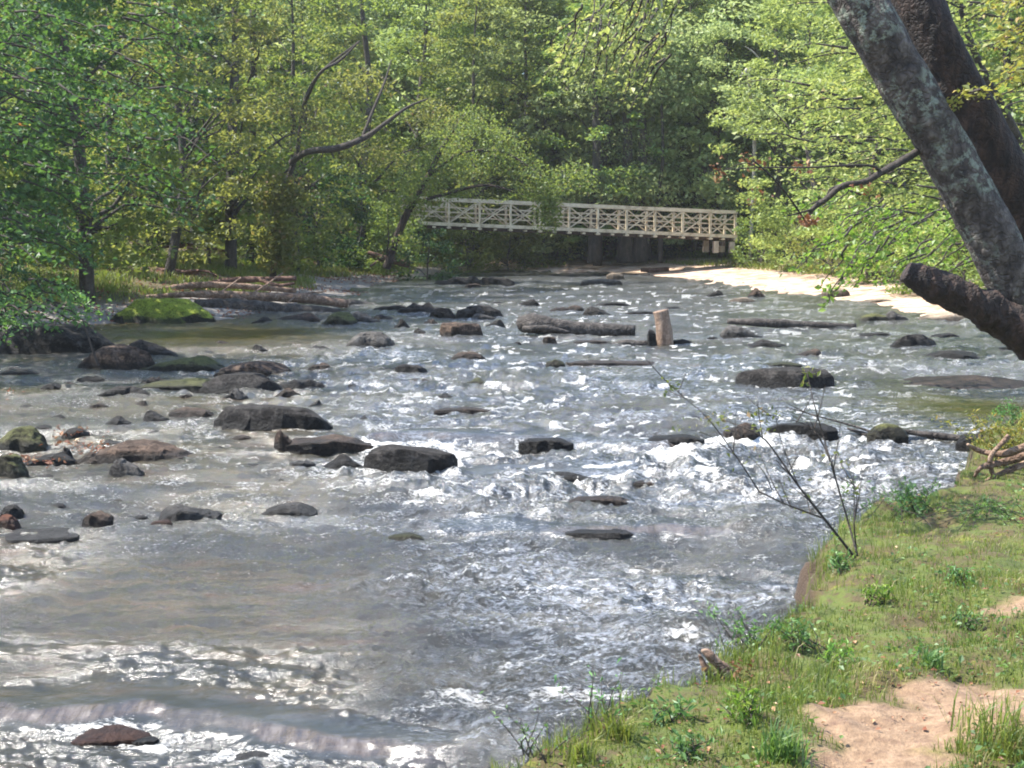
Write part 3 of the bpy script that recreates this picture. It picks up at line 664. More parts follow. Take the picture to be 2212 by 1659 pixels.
body = mixc(nt, mth(nt, 'MULTIPLY', attr(nt, 'fall'), .7), body, ramp(nt, tex(nt, 'noise', 9, v, 4, .6, (1.6, .3, 1)), [(.38, (.04, .026, .018)), (.5, (.085, .06, .042)), (.66, (.16, .13, .11))]))
fv = attr(nt, 'foam')  # real foam plus the painted glare whitening
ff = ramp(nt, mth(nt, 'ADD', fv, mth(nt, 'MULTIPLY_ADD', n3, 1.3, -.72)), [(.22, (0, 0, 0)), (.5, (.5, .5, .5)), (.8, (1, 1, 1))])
thin = mth(nt, 'MULTIPLY', ramp(nt, mixc(nt, .5, n3, n2), [(.47, (0, 0, 0)), (.60, (1, 1, 1))]), mth(nt, 'MULTIPLY_ADD', attr(nt, 'aer'), .8, .0))   # blue grey sky reflection painted into the riffle colour
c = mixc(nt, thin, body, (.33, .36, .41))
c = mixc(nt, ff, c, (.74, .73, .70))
nt.links.new(c, b.inputs[0]); nt.links.new(mth(nt, 'MULTIPLY_ADD', attr(nt, 'fall'), .05, mth(nt, 'MULTIPLY_ADD', ff, .5, .16)), b.inputs['Roughness'])
b.inputs['IOR'].default_value = 1.5; b.inputs['Specular IOR Level'].default_value = .9
gy = nt.nodes.new('ShaderNodeSeparateXYZ'); nt.links.new(v, gy.inputs[0])
bump(nt, b, mixc(nt, .15, mixc(nt, .4, n2, n3), n4), 1.0, .11)
for nd in nt.nodes:
    if nd.type == 'BUMP': nt.links.new(attr(nt, 'chop'), nd.inputs['Strength'])
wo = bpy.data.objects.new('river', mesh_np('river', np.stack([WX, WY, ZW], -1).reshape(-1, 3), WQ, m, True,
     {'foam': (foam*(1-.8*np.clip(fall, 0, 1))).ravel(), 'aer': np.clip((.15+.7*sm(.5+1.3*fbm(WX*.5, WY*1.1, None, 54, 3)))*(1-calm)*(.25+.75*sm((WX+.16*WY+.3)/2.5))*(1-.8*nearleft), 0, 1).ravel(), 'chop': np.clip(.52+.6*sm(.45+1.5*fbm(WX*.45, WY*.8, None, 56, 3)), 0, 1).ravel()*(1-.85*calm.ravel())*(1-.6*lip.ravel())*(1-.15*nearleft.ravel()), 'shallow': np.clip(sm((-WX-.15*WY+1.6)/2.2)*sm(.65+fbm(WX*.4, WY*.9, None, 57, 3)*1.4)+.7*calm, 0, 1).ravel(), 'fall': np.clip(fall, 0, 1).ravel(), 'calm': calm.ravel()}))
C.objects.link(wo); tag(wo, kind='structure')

# ------------------------------------------------------------------ logs
def log(px, radii, mat, label, name='log', cat='log', sides=14, n=30, rough=.22, fr=5, parts=(), z=None):
    """px: (X, Y, depth) points"""
    P = np.array([pt(*q) for q in px]); base = P[0].copy(); r = np.array(radii)/np.array([scl(q) for q in P])
    root = None
    mb = MB(); tube(mb, P-base, r, sides, n, rough, hash(label) % 97 if False else len(label), fr=fr)
    o = mb.build(name, mat, None, True, base); tag(o, label, cat)
    if 'driftwood' in name: pass
    for q, rr in parts:
        P2 = np.array([pt(*t) for t in q]); m2 = MB(); tube(m2, P2-base, np.array(rr)/np.array([scl(t) for t in P2]), 7, 12, .15, 3, fr=8)
        m2.build('branch', mat, o, True)
    return o
def dz(Y, z=0.): return FPX*(ZC-z)/(Y-HOR)
D1 = dz(722)
log([(1128, 700, D1+.3), (1150, 698, D1+.1), (1200, 706, D1), (1280, 712, D1), (1372, 714, D1)], [19, 21, 17, 15, 13], WETLOG, 'thick grey fallen log lying across mid stream', rough=.3,
    parts=[([(1130, 710, D1-.3), (1180, 708, D1-.5), (1230, 718, D1-.5)], [6, 6, 3])])
D2 = dz(708)
log([(1572, 694, D2+.4), (1650, 697, D2), (1740, 702, D2), (1848, 706, D2)], [6, 9, 9, 7], WETLOG, 'long thin dark log lying across the right hand current', rough=.3)
D3 = dz(742)
log([(1438, 748, D3), (1435, 720, D3), (1431, 690, D3), (1427, 671, D3)], [18.5, 18, 17.5, 17], POSTW, 'short pale brown log standing upright in mid stream like a post', 'log_post', 'log', 20, 30, .22, 5)
log([(1322, 743, D3), (1350, 741, D3), (1378, 743, D3), (1418, 741, D3)], [4, 8, 8, 8], WETLOG, 'short black log floating left of the standing log post', rough=.25)
D4 = dz(668)
log([(225, 650, 44.5), (330, 630, 45.5), (420, 616, 46.5), (520, 618, 47), (640, 628, 47.5)], [3, 6, 7, 7, 5], DRIFT, 'arched driftwood log resting over the mossy boulder', 'driftwood_log', rough=.25)
log([(400, 622, 47), (500, 606, 48), (570, 603, 48), (640, 601, 48)], [5, 7, 6, 5], REDLOG, 'reddish driftwood log, topmost and farthest of the pile', 'driftwood_log', rough=.25,
    parts=[([(560, 604, 48), (600, 616, 47.5), (636, 612, 47.5)], [5, 4, 3])])
log([(240, 648, 42), (420, 636, 42.5), (560, 641, 43), (660, 645, 43), (752, 657, 43)], [4, 7, 10, 11, 9], DRIFT, 'longest driftwood log of the pile pointing at the smooth grey dome', 'driftwood_log', rough=.3,
    parts=[([(500, 640, 42.6), (540, 655, 42.2), (560, 690, 41)], [5, 4, 2]), ([(520, 645, 42.6), (530, 670, 42), (535, 690, 41)], [4, 3, 2])])
log([(420, 660, 41.6), (500, 664, 41.7), (600, 670, 41.8), (735, 676, 42)], [14, 19, 18, 10], WETLOG, 'black log in the shadow under the driftwood pile', 'driftwood_log', rough=.3)
for k_, (a_, l_) in enumerate([([(520, 600, 46), (470, 640, 44.5), (450, 690, 42)], 'thin stick leaning from the driftwood pile behind the mossy boulder'), ([(610, 590, 46), (560, 625, 44), (500, 655, 42)], 'thin stick lying across the top of the driftwood pile'),
        ([(700, 630, 44), (640, 640, 43), (590, 692, 41)], 'crooked stick propped against the front of the driftwood pile'), ([(300, 615, 46), (380, 640, 44), (450, 650, 42.5)], 'thin stick behind the top of the mossy boulder')]):
    log(a_, [1.6, 2.2, 1.2], DRIFT, l_, 'stick', 'stick', 7)
log([(750, 655, 45), (800, 662, 45.5), (860, 674, 45)], [9, 9, 5], WETLOG, 'dark log continuing right of the driftwood pile', 'driftwood_log', rough=.3)
log([(-40, 586, 50), (120, 578, 50.5), (280, 582, 51), (430, 590, 51)], [6, 9, 8, 5], REDLOG, 'brown fallen trunk lying on the left bank behind the mossy boulder', rough=.2,
    parts=[([(380, 588, 51), (440, 585, 50.5), (470, 596, 50)], [4, 3, 2])])
log([(180, 626, 45), (240, 618, 45.5), (300, 622, 46)], [5, 8, 5], REDLOG, 'short brown log among leaves left of the driftwood pile', rough=.25)
log([(300, 512, 60), (380, 530, 60), (480, 548, 60)], [3, 4, 3], DRIFT, 'thin fallen branch on the leaf litter of the left bank', 'branch', 'branch', 7)
log([(330, 540, 58), (400, 528, 58.5), (500, 545, 59)], [3, 4, 2], REDLOG, 'second thin branch crossing the first on the left bank', 'branch', 'branch', 7)
log([(795, 545, 66), (830, 558, 66), (885, 572, 66)], [4, 7, 8], REDLOG, 'short brown log lying on the grassy left bank', rough=.2,
    parts=[([(800, 575, 65), (820, 562, 66), (845, 556, 66)], [2.5, 3, 2])])
log([(1384, 583, 72), (1410, 584, 72), (1445, 581, 72)], [4, 5, 4.5], REDLOG, 'short dark red log on the sand under the bridge', rough=.2)
log([(1830, 925, 18.3), (1868, 938, 18.2), (1895, 942, 18.1), (1935, 932, 18), (2000, 938, 17.9), (2080, 948, 17.7), (2140, 958, 17.4)], [2, 5, 5.5, 6, 6.5, 8, 10], WETLOG,
    'crooked dead branch reaching over the rapids from the right bank', 'dead_branch', 'branch', 8,
    parts=[([(1900, 941, 18.1), (1860, 925, 18.2), (1800, 908, 18.3), (1700, 880, 18.5)], [4, 3, 2, 1]), ([(1960, 930, 18), (1940, 950, 17.8), (1895, 970, 17.6), (1830, 960, 17.5)], [3, 2.5, 2, 1.2])])

# ------------------------------------------------------------------ footbridge
bm_, nt, b = newmat('weathered_cream_timber'); v = coord(nt)
c = ramp(nt, tex(nt, 'noise', 3, v, 8, .7), [(.36, (.26, .21, .14)), (.48, (.46, .39, .27)), (.66, (.60, .53, .39))]); nt.links.new(c, b.inputs[0]); b.inputs['Roughness'].default_value = .7
dm_, nt, b = newmat('brown_deck'); c = ramp(nt, tex(nt, 'noise', 4, coord(nt), 6), [(.3, (.14, .08, .055)), (.7, (.27, .17, .12))]); nt.links.new(c, b.inputs[0])
um_, nt, b = newmat('dark_underside'); b.inputs[0].default_value = (.05, .035, .028, 1); b.inputs['Roughness'].default_value = .8
pm_, nt, b = newmat('pier_timber'); c = ramp(nt, tex(nt, 'noise', 5, coord(nt), 6), [(.3, (.22, .19, .15)), (.7, (.42, .37, .30))]); nt.links.new(c, b.inputs[0])
postX = [868, 904, 967, 1032.3, 1098, 1161, 1224, 1286, 1348.6, 1410.5, 1471.5, 1532.5, 1588]
BD = 70.
def bY(X): return 487+(X-1032.3)*.0425         # picture height of the lower chord's middle
P0 = pt(postX[0], bY(postX[0]), 69.); P1 = pt(postX[-1], bY(postX[-1]), 71.)
bl = P1-P0; BL = math.hypot(bl[0], bl[1]); bang = math.atan2(bl[1], bl[0]); slope = bl[2]/BL
br = empty('footbridge', P0, bang); tag(br, 'long cream truss footbridge crossing the far end of the river', 'footbridge')
T = [((x-postX[0])/(postX[-1]-postX[0]))*BL for x in postX]
TH, WB = 1.22, 2.0
def bp(t, y, z): return np.array([t, y, z+slope*t])
for y in (0, WB):
    k = MB(); bar(k, bp(-.1, y, TH), bp(BL+.1, y, TH), .18, .16); k.build('top_chord', bm_, br)
    k = MB(); bar(k, bp(-.1, y, 0), bp(BL+.1, y, 0), .18, .17); k.build('bottom_chord', bm_, br)
    fy = y-.03 if y == 0 else y+.03; iy = .16 if y == 0 else -.16
    for t in T:
        k = MB(); bar(k, (t, y, -.22+slope*t) if y == 0 else (t, y, -.12+slope*t), (t, y, TH-.12+slope*t), .2, .095, (1, 0, 0)); k.build('post', bm_, br)
    for i in range(len(T)-1):
        k = MB(); bar(k, bp(T[i]+.08, y-.02, .12), bp(T[i+1]-.08, y-.02, TH-.14), .05, .062); k.build('diagonal', bm_, br)
        k = MB(); bar(k, bp(T[i]+.08, y+.06, TH-.14), bp(T[i+1]-.08, y+.06, .12), .04, .055); k.build('diagonal', bm_, br)
    for z in (.36, .60, .84):
        k = MB(); bar(k, bp(0, y+iy, z), bp(BL, y+iy, z), .04, .055); k.build('rail', bm_, br)
k = MB(); bar(k, bp(0, WB/2, -.02), bp(BL, WB/2, -.02), WB-.2-.006, .1); k.build('deck', dm_, br)
for t in T+[(T[i]+T[i+1])/2 for i in range(len(T)-1)]:
    k = MB(); bar(k, (t, -.16, -.165+slope*t), (t, WB+.16, -.165+slope*t), .2 if t in T else .16, .09, (0, 0, 1)); k.build('floor_beam', bm_, br)
for y in (.5, 1.5):
    k = MB(); bar(k, bp(0, y, -.17), bp(BL, y, -.17), .12, .18); k.build('stringer', um_, br)
for t in (BL-.15, BL-1.0):
    for y in (.05, WB-.05):
        wp = br.location; g = P0[2]; k = MB(); bar(k, (t, y, -1.55), (t, y, -.28+slope*t), .28, .26, (1, 0, 0)); k.build('pier_post', pm_, br)
k = MB(); bar(k, (BL-.6, 0, -.38+slope*BL), (BL-.6, WB, -.38+slope*BL), .2, .2); k.build('pier_cap', um_, br)

# ------------------------------------------------------------------ trees
def limb_path(rng, p, q, k=4, wob=.12, sag=0.):
    L = np.linalg.norm(q-p); t = np.linspace(0, 1, k)[:, None]; o = p*(1-t)+q*t+rng.normal(0, wob*L*.35, (k, 3))*np.sin(t*PI); o[:, 2] += np.sin(t[:, 0]*PI)*L*sag; return o
def tree_meshes(seed, H, cr, cb, nsp, nlf, leaf, mat, tr=.16, lean=(0, 0), spr=(1.0, .35), bark=None, limbs=22, shape=1.0, flat=.55, trunkless=False, inner=.35):
    rng = np.random.default_rng(seed); tk = MB(); cw = MB(); top = np.array([lean[0], lean[1], H])
    tp = np.array([[0, 0, -.4], [lean[0]*.2, lean[1]*.2, H*.25], [lean[0]*.5, lean[1]*.5, H*.5], [lean[0]*.8, lean[1]*.8, H*.75], [lean[0], lean[1], H*.97]])
    tp[1:4, :2] += rng.normal(0, H*.012, (3, 2))
    tube(tk, tp, [tr*1.25, tr, tr*.75, tr*.45, tr*.1], 9, 18, .12, seed)
    zc0 = H*cb; Cs = []
    for i in range(nsp):
        u = rng.random(); z = zc0+(H-zc0)*u; rad = cr*(np.sin(PI*min(1, (u*.86+.12)))**.7)*shape; rad = max(rad, cr*.18)
        rr = rad*math.sqrt(inner+(1-inner)*rng.random()); th = rng.uniform(0, 2*PI); f = z/H
        Cs.append((lean[0]*f+rr*math.cos(th), lean[1]*f+rr*math.sin(th), z))
    Cs = np.array(Cs)
    idx = rng.permutation(nsp)[:limbs]
    for i in idx:
        c = Cs[i]; zt = max(H*.12, c[2]-np.hypot(c[0], c[1])*.55-rng.uniform(0, .08)*H); f = zt/H
        t0 = np.array([np.interp(zt, tp[:, 2], tp[:, 0]), np.interp(zt, tp[:, 2], tp[:, 1]), zt])
        r0 = tr*(1-f)*.45+.012; tube(tk, limb_path(rng, t0, c, 5, .14, .04), [r0, r0*.75, r0*.5, r0*.3, r0*.12], 5, 9, 0)
    n = nsp*nlf; ci = np.repeat(np.arange(nsp), nlf); S_ = rng.uniform(.55, 1.35, nsp)[ci]
    g = rng.normal(0, 1, (n, 3)); g = g/(np.linalg.norm(g, axis=1)[:, None])*(rng.random(n)**(1/2.2))[:, None]
    rad2 = np.hypot(Cs[:, 0], Cs[:, 1])[ci]
    off = g*np.stack([np.full(n, spr[0]), np.full(n, spr[0]), np.full(n, spr[1])], -1)*S_[:, None]
    off[:, 2] -= .22*np.hypot(off[:, 0], off[:, 1])
    keep = rng.random(n) < .55+.45*noise(off[:, 0]*2+ci, off[:, 1]*2, off[:, 2]*3, seed)
    P = Cs[ci]+off; P = P[keep]; P[:, 2] = np.maximum(P[:, 2], .05)
    tone = np.clip(rng.random(nsp)[ci][keep]*.45+rng.random(len(P))*.55, 0, 1)
    leaves(cw, P, leaf, rng, flat, .6, tone)
    return tk.mesh('trunk', bark or BARK, True), cw.mesh('crown', LM[mat])
def make_thing(name, meshes, loc, rz, sc, label, cat, group=None, parts=('trunk', 'crown')):
    r = empty(name, loc, rz); r.scale = (sc, sc, sc) if not isinstance(sc, tuple) else sc; tag(r, label, cat, group)
    for pn, me in zip(parts, meshes):
        o = bpy.data.objects.new(pn, me); C.objects.link(o); o.parent = r
    return r
PT = {
 'mid1': tree_meshes(1, 15, 3.8, .06, 170, 120, .21, 'mid', .17, (.6, 0), spr=(.8, .26)),
 'mid2': tree_meshes(2, 16, 4.0, .08, 170, 120, .21, 'mid', .2, (-.8, .4), spr=(.8, .26)),
 'olive': tree_meshes(3, 14, 3.7, .06, 160, 120, .20, 'olive', .15, (.5, -.6), spr=(.8, .26)),
 'cool': tree_meshes(4, 14, 3.8, .05, 160, 120, .21, 'cool', .16, (1.2, 0), spr=(.8, .26)),
 'pale': tree_meshes(5, 15, 4.0, .06, 165, 120, .21, 'pale', .17, (-.6, 0), spr=(.8, .26)),
 'bright': tree_meshes(6, 13, 4.0, .05, 160, 120, .21, 'bright', .16, (-1.2, -.3), spr=(.8, .26)),
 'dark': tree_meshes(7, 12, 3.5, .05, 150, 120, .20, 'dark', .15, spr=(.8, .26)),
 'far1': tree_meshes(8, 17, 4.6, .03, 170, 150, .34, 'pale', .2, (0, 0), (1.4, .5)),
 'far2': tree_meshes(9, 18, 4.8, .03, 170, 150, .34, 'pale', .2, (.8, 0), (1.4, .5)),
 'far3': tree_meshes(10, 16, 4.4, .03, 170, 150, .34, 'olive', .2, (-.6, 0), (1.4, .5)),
 'bush': tree_meshes(11, 3.0, 1.7, .02, 60, 90, .13, 'mid', .04, (.1, 0), (.5, .28), limbs=16),
 'bushd': tree_meshes(12, 3.2, 1.8, .02, 60, 95, .14, 'dark', .04, (0, 0), (.55, .3), limbs=16),
 'busho': tree_meshes(13, 2.8, 1.8, .02, 60, 90, .13, 'olive', .04, (0, .1), (.5, .28), limbs=16),
 'bushp': tree_meshes(14, 3.0, 1.8, .02, 60, 90, .13, 'bright', .04, (0, .1), (.5, .28), limbs=16),
}
def put(kind, X, y, sc, label, group, name='tree', cat='tree', rz=None, dz_=0.):
    x = (X-W0/2)/FPX*y; rng = random.Random(int(X*7+y*31)); rz = rng.uniform(0, 6.28) if rz is None else rz
    return make_thing(name, PT[kind], (x, y, gz(x, y)+dz_), rz, sc, label, cat, group)
GL = 'leafy trees on the left bank'
for a in [
 ('cool', -130, 36, 1.0, 'cool green tree nearest on the left bank with low boughs over the water'),
 ('mid1', 190, 40, 1.05, 'mid green tree behind the cool green one on the left bank'),
 ('cool', -60, 42, 1.15, 'tall cool green tree at the far left edge'),
 ('olive', 360, 49, 1.0, 'olive tree above the moss capped boulder'),
 ('mid2', 500, 56, 1.05, 'green tree left of the dark bare limb'),
 ('dark', 250, 56, 1.25, 'dark green tree deep behind the olive tree'),
 ('olive', 640, 62, 1.0, 'yellowish olive tree behind the dark bare limb'),
 ('mid1', 120, 62, 1.25, 'tall green tree deep in the left woods'),
 ('mid2', 780, 74, 1.15, 'green tree at the left bank end of the bridge'),
 ('olive', 690, 78, 1.2, 'olive tree behind the bridge at its left end'),
 ('mid1', 430, 72, 1.3, 'tall mid green tree deep behind the dark limb')]:
    put(a[0], a[1], a[2], a[3], a[4], GL)
GB = 'trees behind the bridge'
for a in [
 ('mid1', 900, 82, 1.15, 'green tree behind the left third of the bridge'),
 ('olive', 1010, 78, 1.1, 'olive tree just behind the left half of the bridge'),
 ('mid2', 1120, 84, 1.2, 'broad green tree behind the middle of the bridge'),
 ('bright', 1225, 82, 1.3, 'pale green tree behind the bridge right of its middle'),
 ('mid2', 1290, 78, 1.05, 'green tree with bare lower trunk seen under the bridge'),
 ('pale', 1400, 80, 1.25, 'olive tree behind the thick trunks under the bridge'),
 ('bright', 1500, 80, 1.15, 'pale green tree behind the right third of the bridge'),
 ('mid1', 1600, 82, 1.0, 'green tree just beyond the right end of the bridge')]:
    put(a[0], a[1], a[2], a[3], a[4], GB)
GR = 'sunlit trees on the right bank'
for a in [
 ('bright', 1745, 66, 1.05, 'bright yellow green tree right of the bridge end'),
 ('pale', 1660, 76, 1.15, 'pale tree beyond the bridge end'),
 ('bright', 1880, 56, 1.0, 'sunlit yellow green tree above the white sand bar'),
 ('bright', 2030, 50, 1.0, 'bright layered tree seen left of the leaning trunk'),
 ('mid1', 2180, 46, 1.0, 'green tree behind the two leaning trunks'),
 ('bright', 1950, 74, 1.3, 'tall bright tree behind the layered one'),
 ('olive', 2120, 66, 1.3, 'tall olive tree far behind the leaning trunks'),
 ('mid2', 2330, 42, 1.1, 'green tree at the far right edge')]:
    put(a[0], a[1], a[2], a[3], a[4], GR)
# bank bushes
GU = 'bushes along the banks'
for a in [
 ('bushd', 10, 32.5, .55, 'dark bush at the left edge above the broad dark boulder'), ('bush', 90, 41, .6, 'green bush left of the moss capped boulder'),
 ('busho', 330, 55, 1.4, 'olive bush on the left bank above the brown fallen trunk'), ('bush', 200, 49, .8, 'green bush behind the short brown log'),
 ('bushd', 20, 50, 1.5, 'tall dark bush deep at the left edge'), ('busho', 455, 58, 1.6, 'olive bush at the edge of the left bank grass'), ('bush', 570, 62, 1.7, 'green bush right of the olive one on the left bank'),
 ('bushd', 690, 66, 1.6, 'dark bush where the left bank meets the grass'), ('bush', 780, 70, 1.5, 'green bush left of the bridge start'), ('bushd', 925, 64.5, .95, 'dark round bush in front of the left part of the bridge'),
 ('bush', 838, 67, 1.1, 'mid green bush hiding the left end of the bridge'), ('bush', 1010, 75, 1.0, 'green bush under the left half of the bridge'),
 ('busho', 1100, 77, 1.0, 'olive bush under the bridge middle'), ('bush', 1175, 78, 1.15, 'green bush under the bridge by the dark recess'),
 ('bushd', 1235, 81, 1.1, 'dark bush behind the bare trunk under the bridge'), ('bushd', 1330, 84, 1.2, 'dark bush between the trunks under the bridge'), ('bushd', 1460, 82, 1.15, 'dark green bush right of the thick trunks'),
 ('bush', 1530, 80, 1.0, 'green bush behind the bridge pier'), ('bush', 1640, 70, 1.0, 'pale bush right of the bridge pier'), ('bushp', 1720, 64, 1.1, 'bright bush behind the sand bar'),
 ('busho', 1800, 60, 1.1, 'olive bush at the back of the sand bar'), ('bushp', 1890, 54, 1.0, 'yellow green bush above the orange shore'), ('bush', 1980, 48, 1.0, 'green bush left of the broken limb'),
 ('bushp', 2080, 44, 1.0, 'bright bush behind the broken limb'), ('bush', 2190, 40, 1.0, 'green bush right of the broken limb')]:
    put(a[0], a[1], a[2], a[3], a[4], GU, 'bush', 'bush')
for a in [('pale', 1130, 79, 1.1, 'pale green tree close behind the leafy clump over the bridge middle'), ('pale', 1310, 83, 1.3, 'tall pale green tree behind the bridge between the thick trunks'), ('bright', 1450, 84, 1.3, 'yellow green tree behind the bridge left of the pier'),
          ('pale', 1560, 79, 1.2, 'pale green tree right behind the bridge pier'), ('bright', 1040, 86, 1.3, 'yellow green tree far behind the left half of the bridge'), ('pale', 1690, 84, 1.35, 'tall pale tree far behind the end of the bridge')]:
    put(a[0], a[1], a[2], a[3], a[4], GB)
# hillside woods, still single trees
rng = random.Random(5); cnt = 0
ZN = {0: 'tree on the wooded slope beyond the left bank', 1: 'tree on the wooded slope straight beyond the bridge', 2: 'tree on the wooded slope beyond the right bank'}
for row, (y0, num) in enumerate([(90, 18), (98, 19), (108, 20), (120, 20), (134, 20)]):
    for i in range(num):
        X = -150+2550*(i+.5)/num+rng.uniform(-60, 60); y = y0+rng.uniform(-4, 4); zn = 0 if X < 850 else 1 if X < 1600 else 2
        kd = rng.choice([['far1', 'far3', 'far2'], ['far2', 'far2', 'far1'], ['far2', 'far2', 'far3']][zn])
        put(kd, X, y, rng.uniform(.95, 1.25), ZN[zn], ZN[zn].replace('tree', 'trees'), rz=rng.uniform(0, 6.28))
for i in range(34):
    X = 850+1450*(i+.5)/34 if i % 2 else -100+1000*(i+.5)/34; y = rng.uniform(82, 93); zn = 0 if X < 850 else 1 if X < 1600 else 2
    put(rng.choice(['bush', 'busho', 'bushd'] if zn < 1 else ['bush', 'bushp', 'bushp']), X, y, rng.uniform(2.0, 3.0), ZN[zn].replace('tree on', 'shrub in the undergrowth of'), 'undergrowth shrubs '+str(['left', 'middle', 'right'][zn]), 'shrub', 'shrub', rz=rng.uniform(0, 6.28))
# shade trees that stand left of the frame, on the near left bank
for x, y, s in [(-15.5, 26, 1.0), (-19, 33, 1.1)]:
    make_thing('tree', PT['cool'], (x, y, gz(x, y)), 1+y, s, 'cool green tree on the left bank just outside the frame', 'tree', 'trees just outside the frame')

# special trunks and limbs built where the photograph shows them
def pxtree(name, label, cat, base, tubes, mat, crown=None, parts=None, sides=9):
    """tubes: list of (part, [(X,Y,depth)], [radius px])"""
    b0 = pt(*base); r = empty(name, b0); tag(r, label, cat)
    for pn, P, R in tubes:
        Pw = np.array([pt(*q) for q in P]); rw = np.array(R)/np.array([FPX/q[2] for q in P]); mb = MB()
        tube(mb, Pw-b0, rw, sides, 8*len(P), .12, 3, fr=5); mb.build(pn, mat, r, True)
    if crown:
        rng = np.random.default_rng(len(label)); cw = MB()
        for (X, Y, d, rx, rz_, n, lf) in crown:
            c = pt(X, Y, d)-b0; k = d/FPX
            g = rng.normal(0, 1, (n, 3)); g = g/np.linalg.norm(g, axis=1)[:, None]*(rng.random(n)**.5)[:, None]
            off = g*np.array([rx*k, rx*k*.8, rz_*k]); off[:, 2] -= .25*np.abs(off[:, 0])
            leaves(cw, c+off, lf, rng, .4, .6)
        cw.build('crown', parts or LM['mid'], r)
    return r
pxtree('tree', 'leaning tree with a long dark bare limb over the left bank', 'tree', (590, 585, 52),
  [('trunk', [(590, 600, 52), (600, 450, 52), (640, 335, 52), (655, 230, 52), (690, 160, 52), (775, 90, 52)], [8, 7, 5, 4, 3, 2]),
   ('limb', [(630, 350, 52), (664, 328, 49), (730, 320, 47), (790, 296, 47), (830, 268, 47), (880, 232, 47), (925, 213, 47)], [7, 7, 7.5, 6, 4.5, 3, 1.6]),
   ('limb', [(655, 230, 52), (690, 160, 47), (735, 130, 47), (778, 88, 47)], [3.5, 3.5, 3, 1.5]),
   ('limb', [(780, 302, 47), (805, 240, 47.5), (830, 180, 48), (845, 130, 48.5)], [3, 3, 2.5, 1])], TWIG,
  [(700, 290, 51, 90, 40, 700, .12), (820, 330, 50, 90, 40, 800, .12), (930, 240, 50, 70, 40, 600, .12), (620, 230, 51, 90, 50, 900, .12), (780, 170, 50, 90, 40, 500, .17), (600, 490, 50, 60, 60, 1300, .17), (595, 410, 50, 60, 50, 1100, .17), (600, 550, 50, 50, 40, 900, .17), (640, 420, 50, 60, 40, 400, .17)], LM['olive'])
pxtree('tree', 'dark forked tree leaning over the left end of the bridge', 'tree', (845, 570, 63),
  [('trunk', [(835, 580, 63), (855, 520, 63), (880, 460, 63), (925, 380, 63), (960, 310, 63), (1010, 240, 63)], [9, 8, 8, 6, 5, 2]),
   ('limb', [(890, 440, 63), (960, 420, 62), (1050, 400, 61), (1130, 420, 60)], [4, 3.5, 3, 1.5]), ('limb', [(925, 380, 63), (1000, 330, 62), (1090, 330, 61), (1170, 380, 60)], [4, 3, 2.5, 1.2])], DBARK,
  [(900, 400, 63, 80, 60, 1500, .13), (985, 350, 62, 90, 50, 1500, .13), (1080, 330, 61, 90, 50, 1400, .13), (1160, 390, 60, 60, 45, 1000, .13), (1180, 460, 60, 38, 48, 900, .12), (880, 460, 64, 50, 50, 900, .13),
   (1020, 270, 61, 120, 50, 1700, .13), (1120, 420, 60.5, 60, 12, 260, .12), (890, 430, 62, 34, 18, 250, .15), (1000, 415, 62, 60, 14, 260, .12), (1240, 380, 62, 60, 40, 500, .17), (880, 520, 61, 40, 25, 300, .17), (1185, 440, 60, 30, 40, 400, .16)], LM['mid'])
pxtree('dead_tree', 'slender white bare trunk standing behind the right half of the bridge', 'tree', (1405, 540, 80),
  [('trunk', [(1398, 545, 80), (1403, 400, 80), (1406, 300, 80), (1412, 200, 80), (1425, 90, 80), (1430, -20, 80)], [5, 5, 6, 6.5, 4, 2.5]), ('limb', [(1420, 120, 80), (1440, 70, 79), (1460, 20, 79)], [2.5, 2, 1])], PALEBARK)
pxtree('tree', 'tree with pale trunk high in the woods at top left', 'tree', (545, 560, 64),
  [('trunk', [(540, 570, 64), (545, 300, 64), (548, 120, 62), (545, 60, 61), (550, -30, 61)], [9, 8, 7, 6.5, 6])], BARK)
for l, X0, r0, dd in [('thick dark trunk seen under the bridge, left of the thickest group', 1283, 13, 76), ('thickest trunk under the bridge, left one of the pair', 1350, 16, 77), ('thickest trunk under the bridge, right one of the pair', 1383, 15, 77), ('thin dark trunk under the bridge right of the thick pair', 1426, 5, 76)]:
    pxtree('tree', l, 'tree', (X0, 562, dd), [('trunk', [(X0, 568, dd), (X0+1, 500, dd), (X0-3, 430, dd), (X0+6, 330, dd), (X0+2, 180, dd), (X0+10, 20, dd)], [r0*1.15, r0, r0*.85, r0*.7, r0*.5, r0*.3])], BARK,
      [(X0, 300, dd, 90, 60, 500, .14), (X0+10, 180, dd, 100, 70, 1300, .24), (X0-40, 400, dd, 110, 50, 1300, .24), (X0+30, 90, dd, 120, 70, 1200, .24)], LM['pale'])
pxtree('dead_tree', 'broken pale snag with bare branches high on the sunlit side', 'tree', (1620, 540, 74),
  [('trunk', [(1620, 555, 74), (1630, 300, 74), (1618, 160, 70), (1640, 140, 70)], [4, 4, 3.5, 1.5]), ('limb', [(1600, 165, 70), (1625, 140, 70), (1660, 125, 70)], [4.5, 3.5, 1]), ('limb', [(1650, 140, 70), (1630, 115, 70), (1610, 100, 70)], [2, 1.5, .7])], PALEBARK)
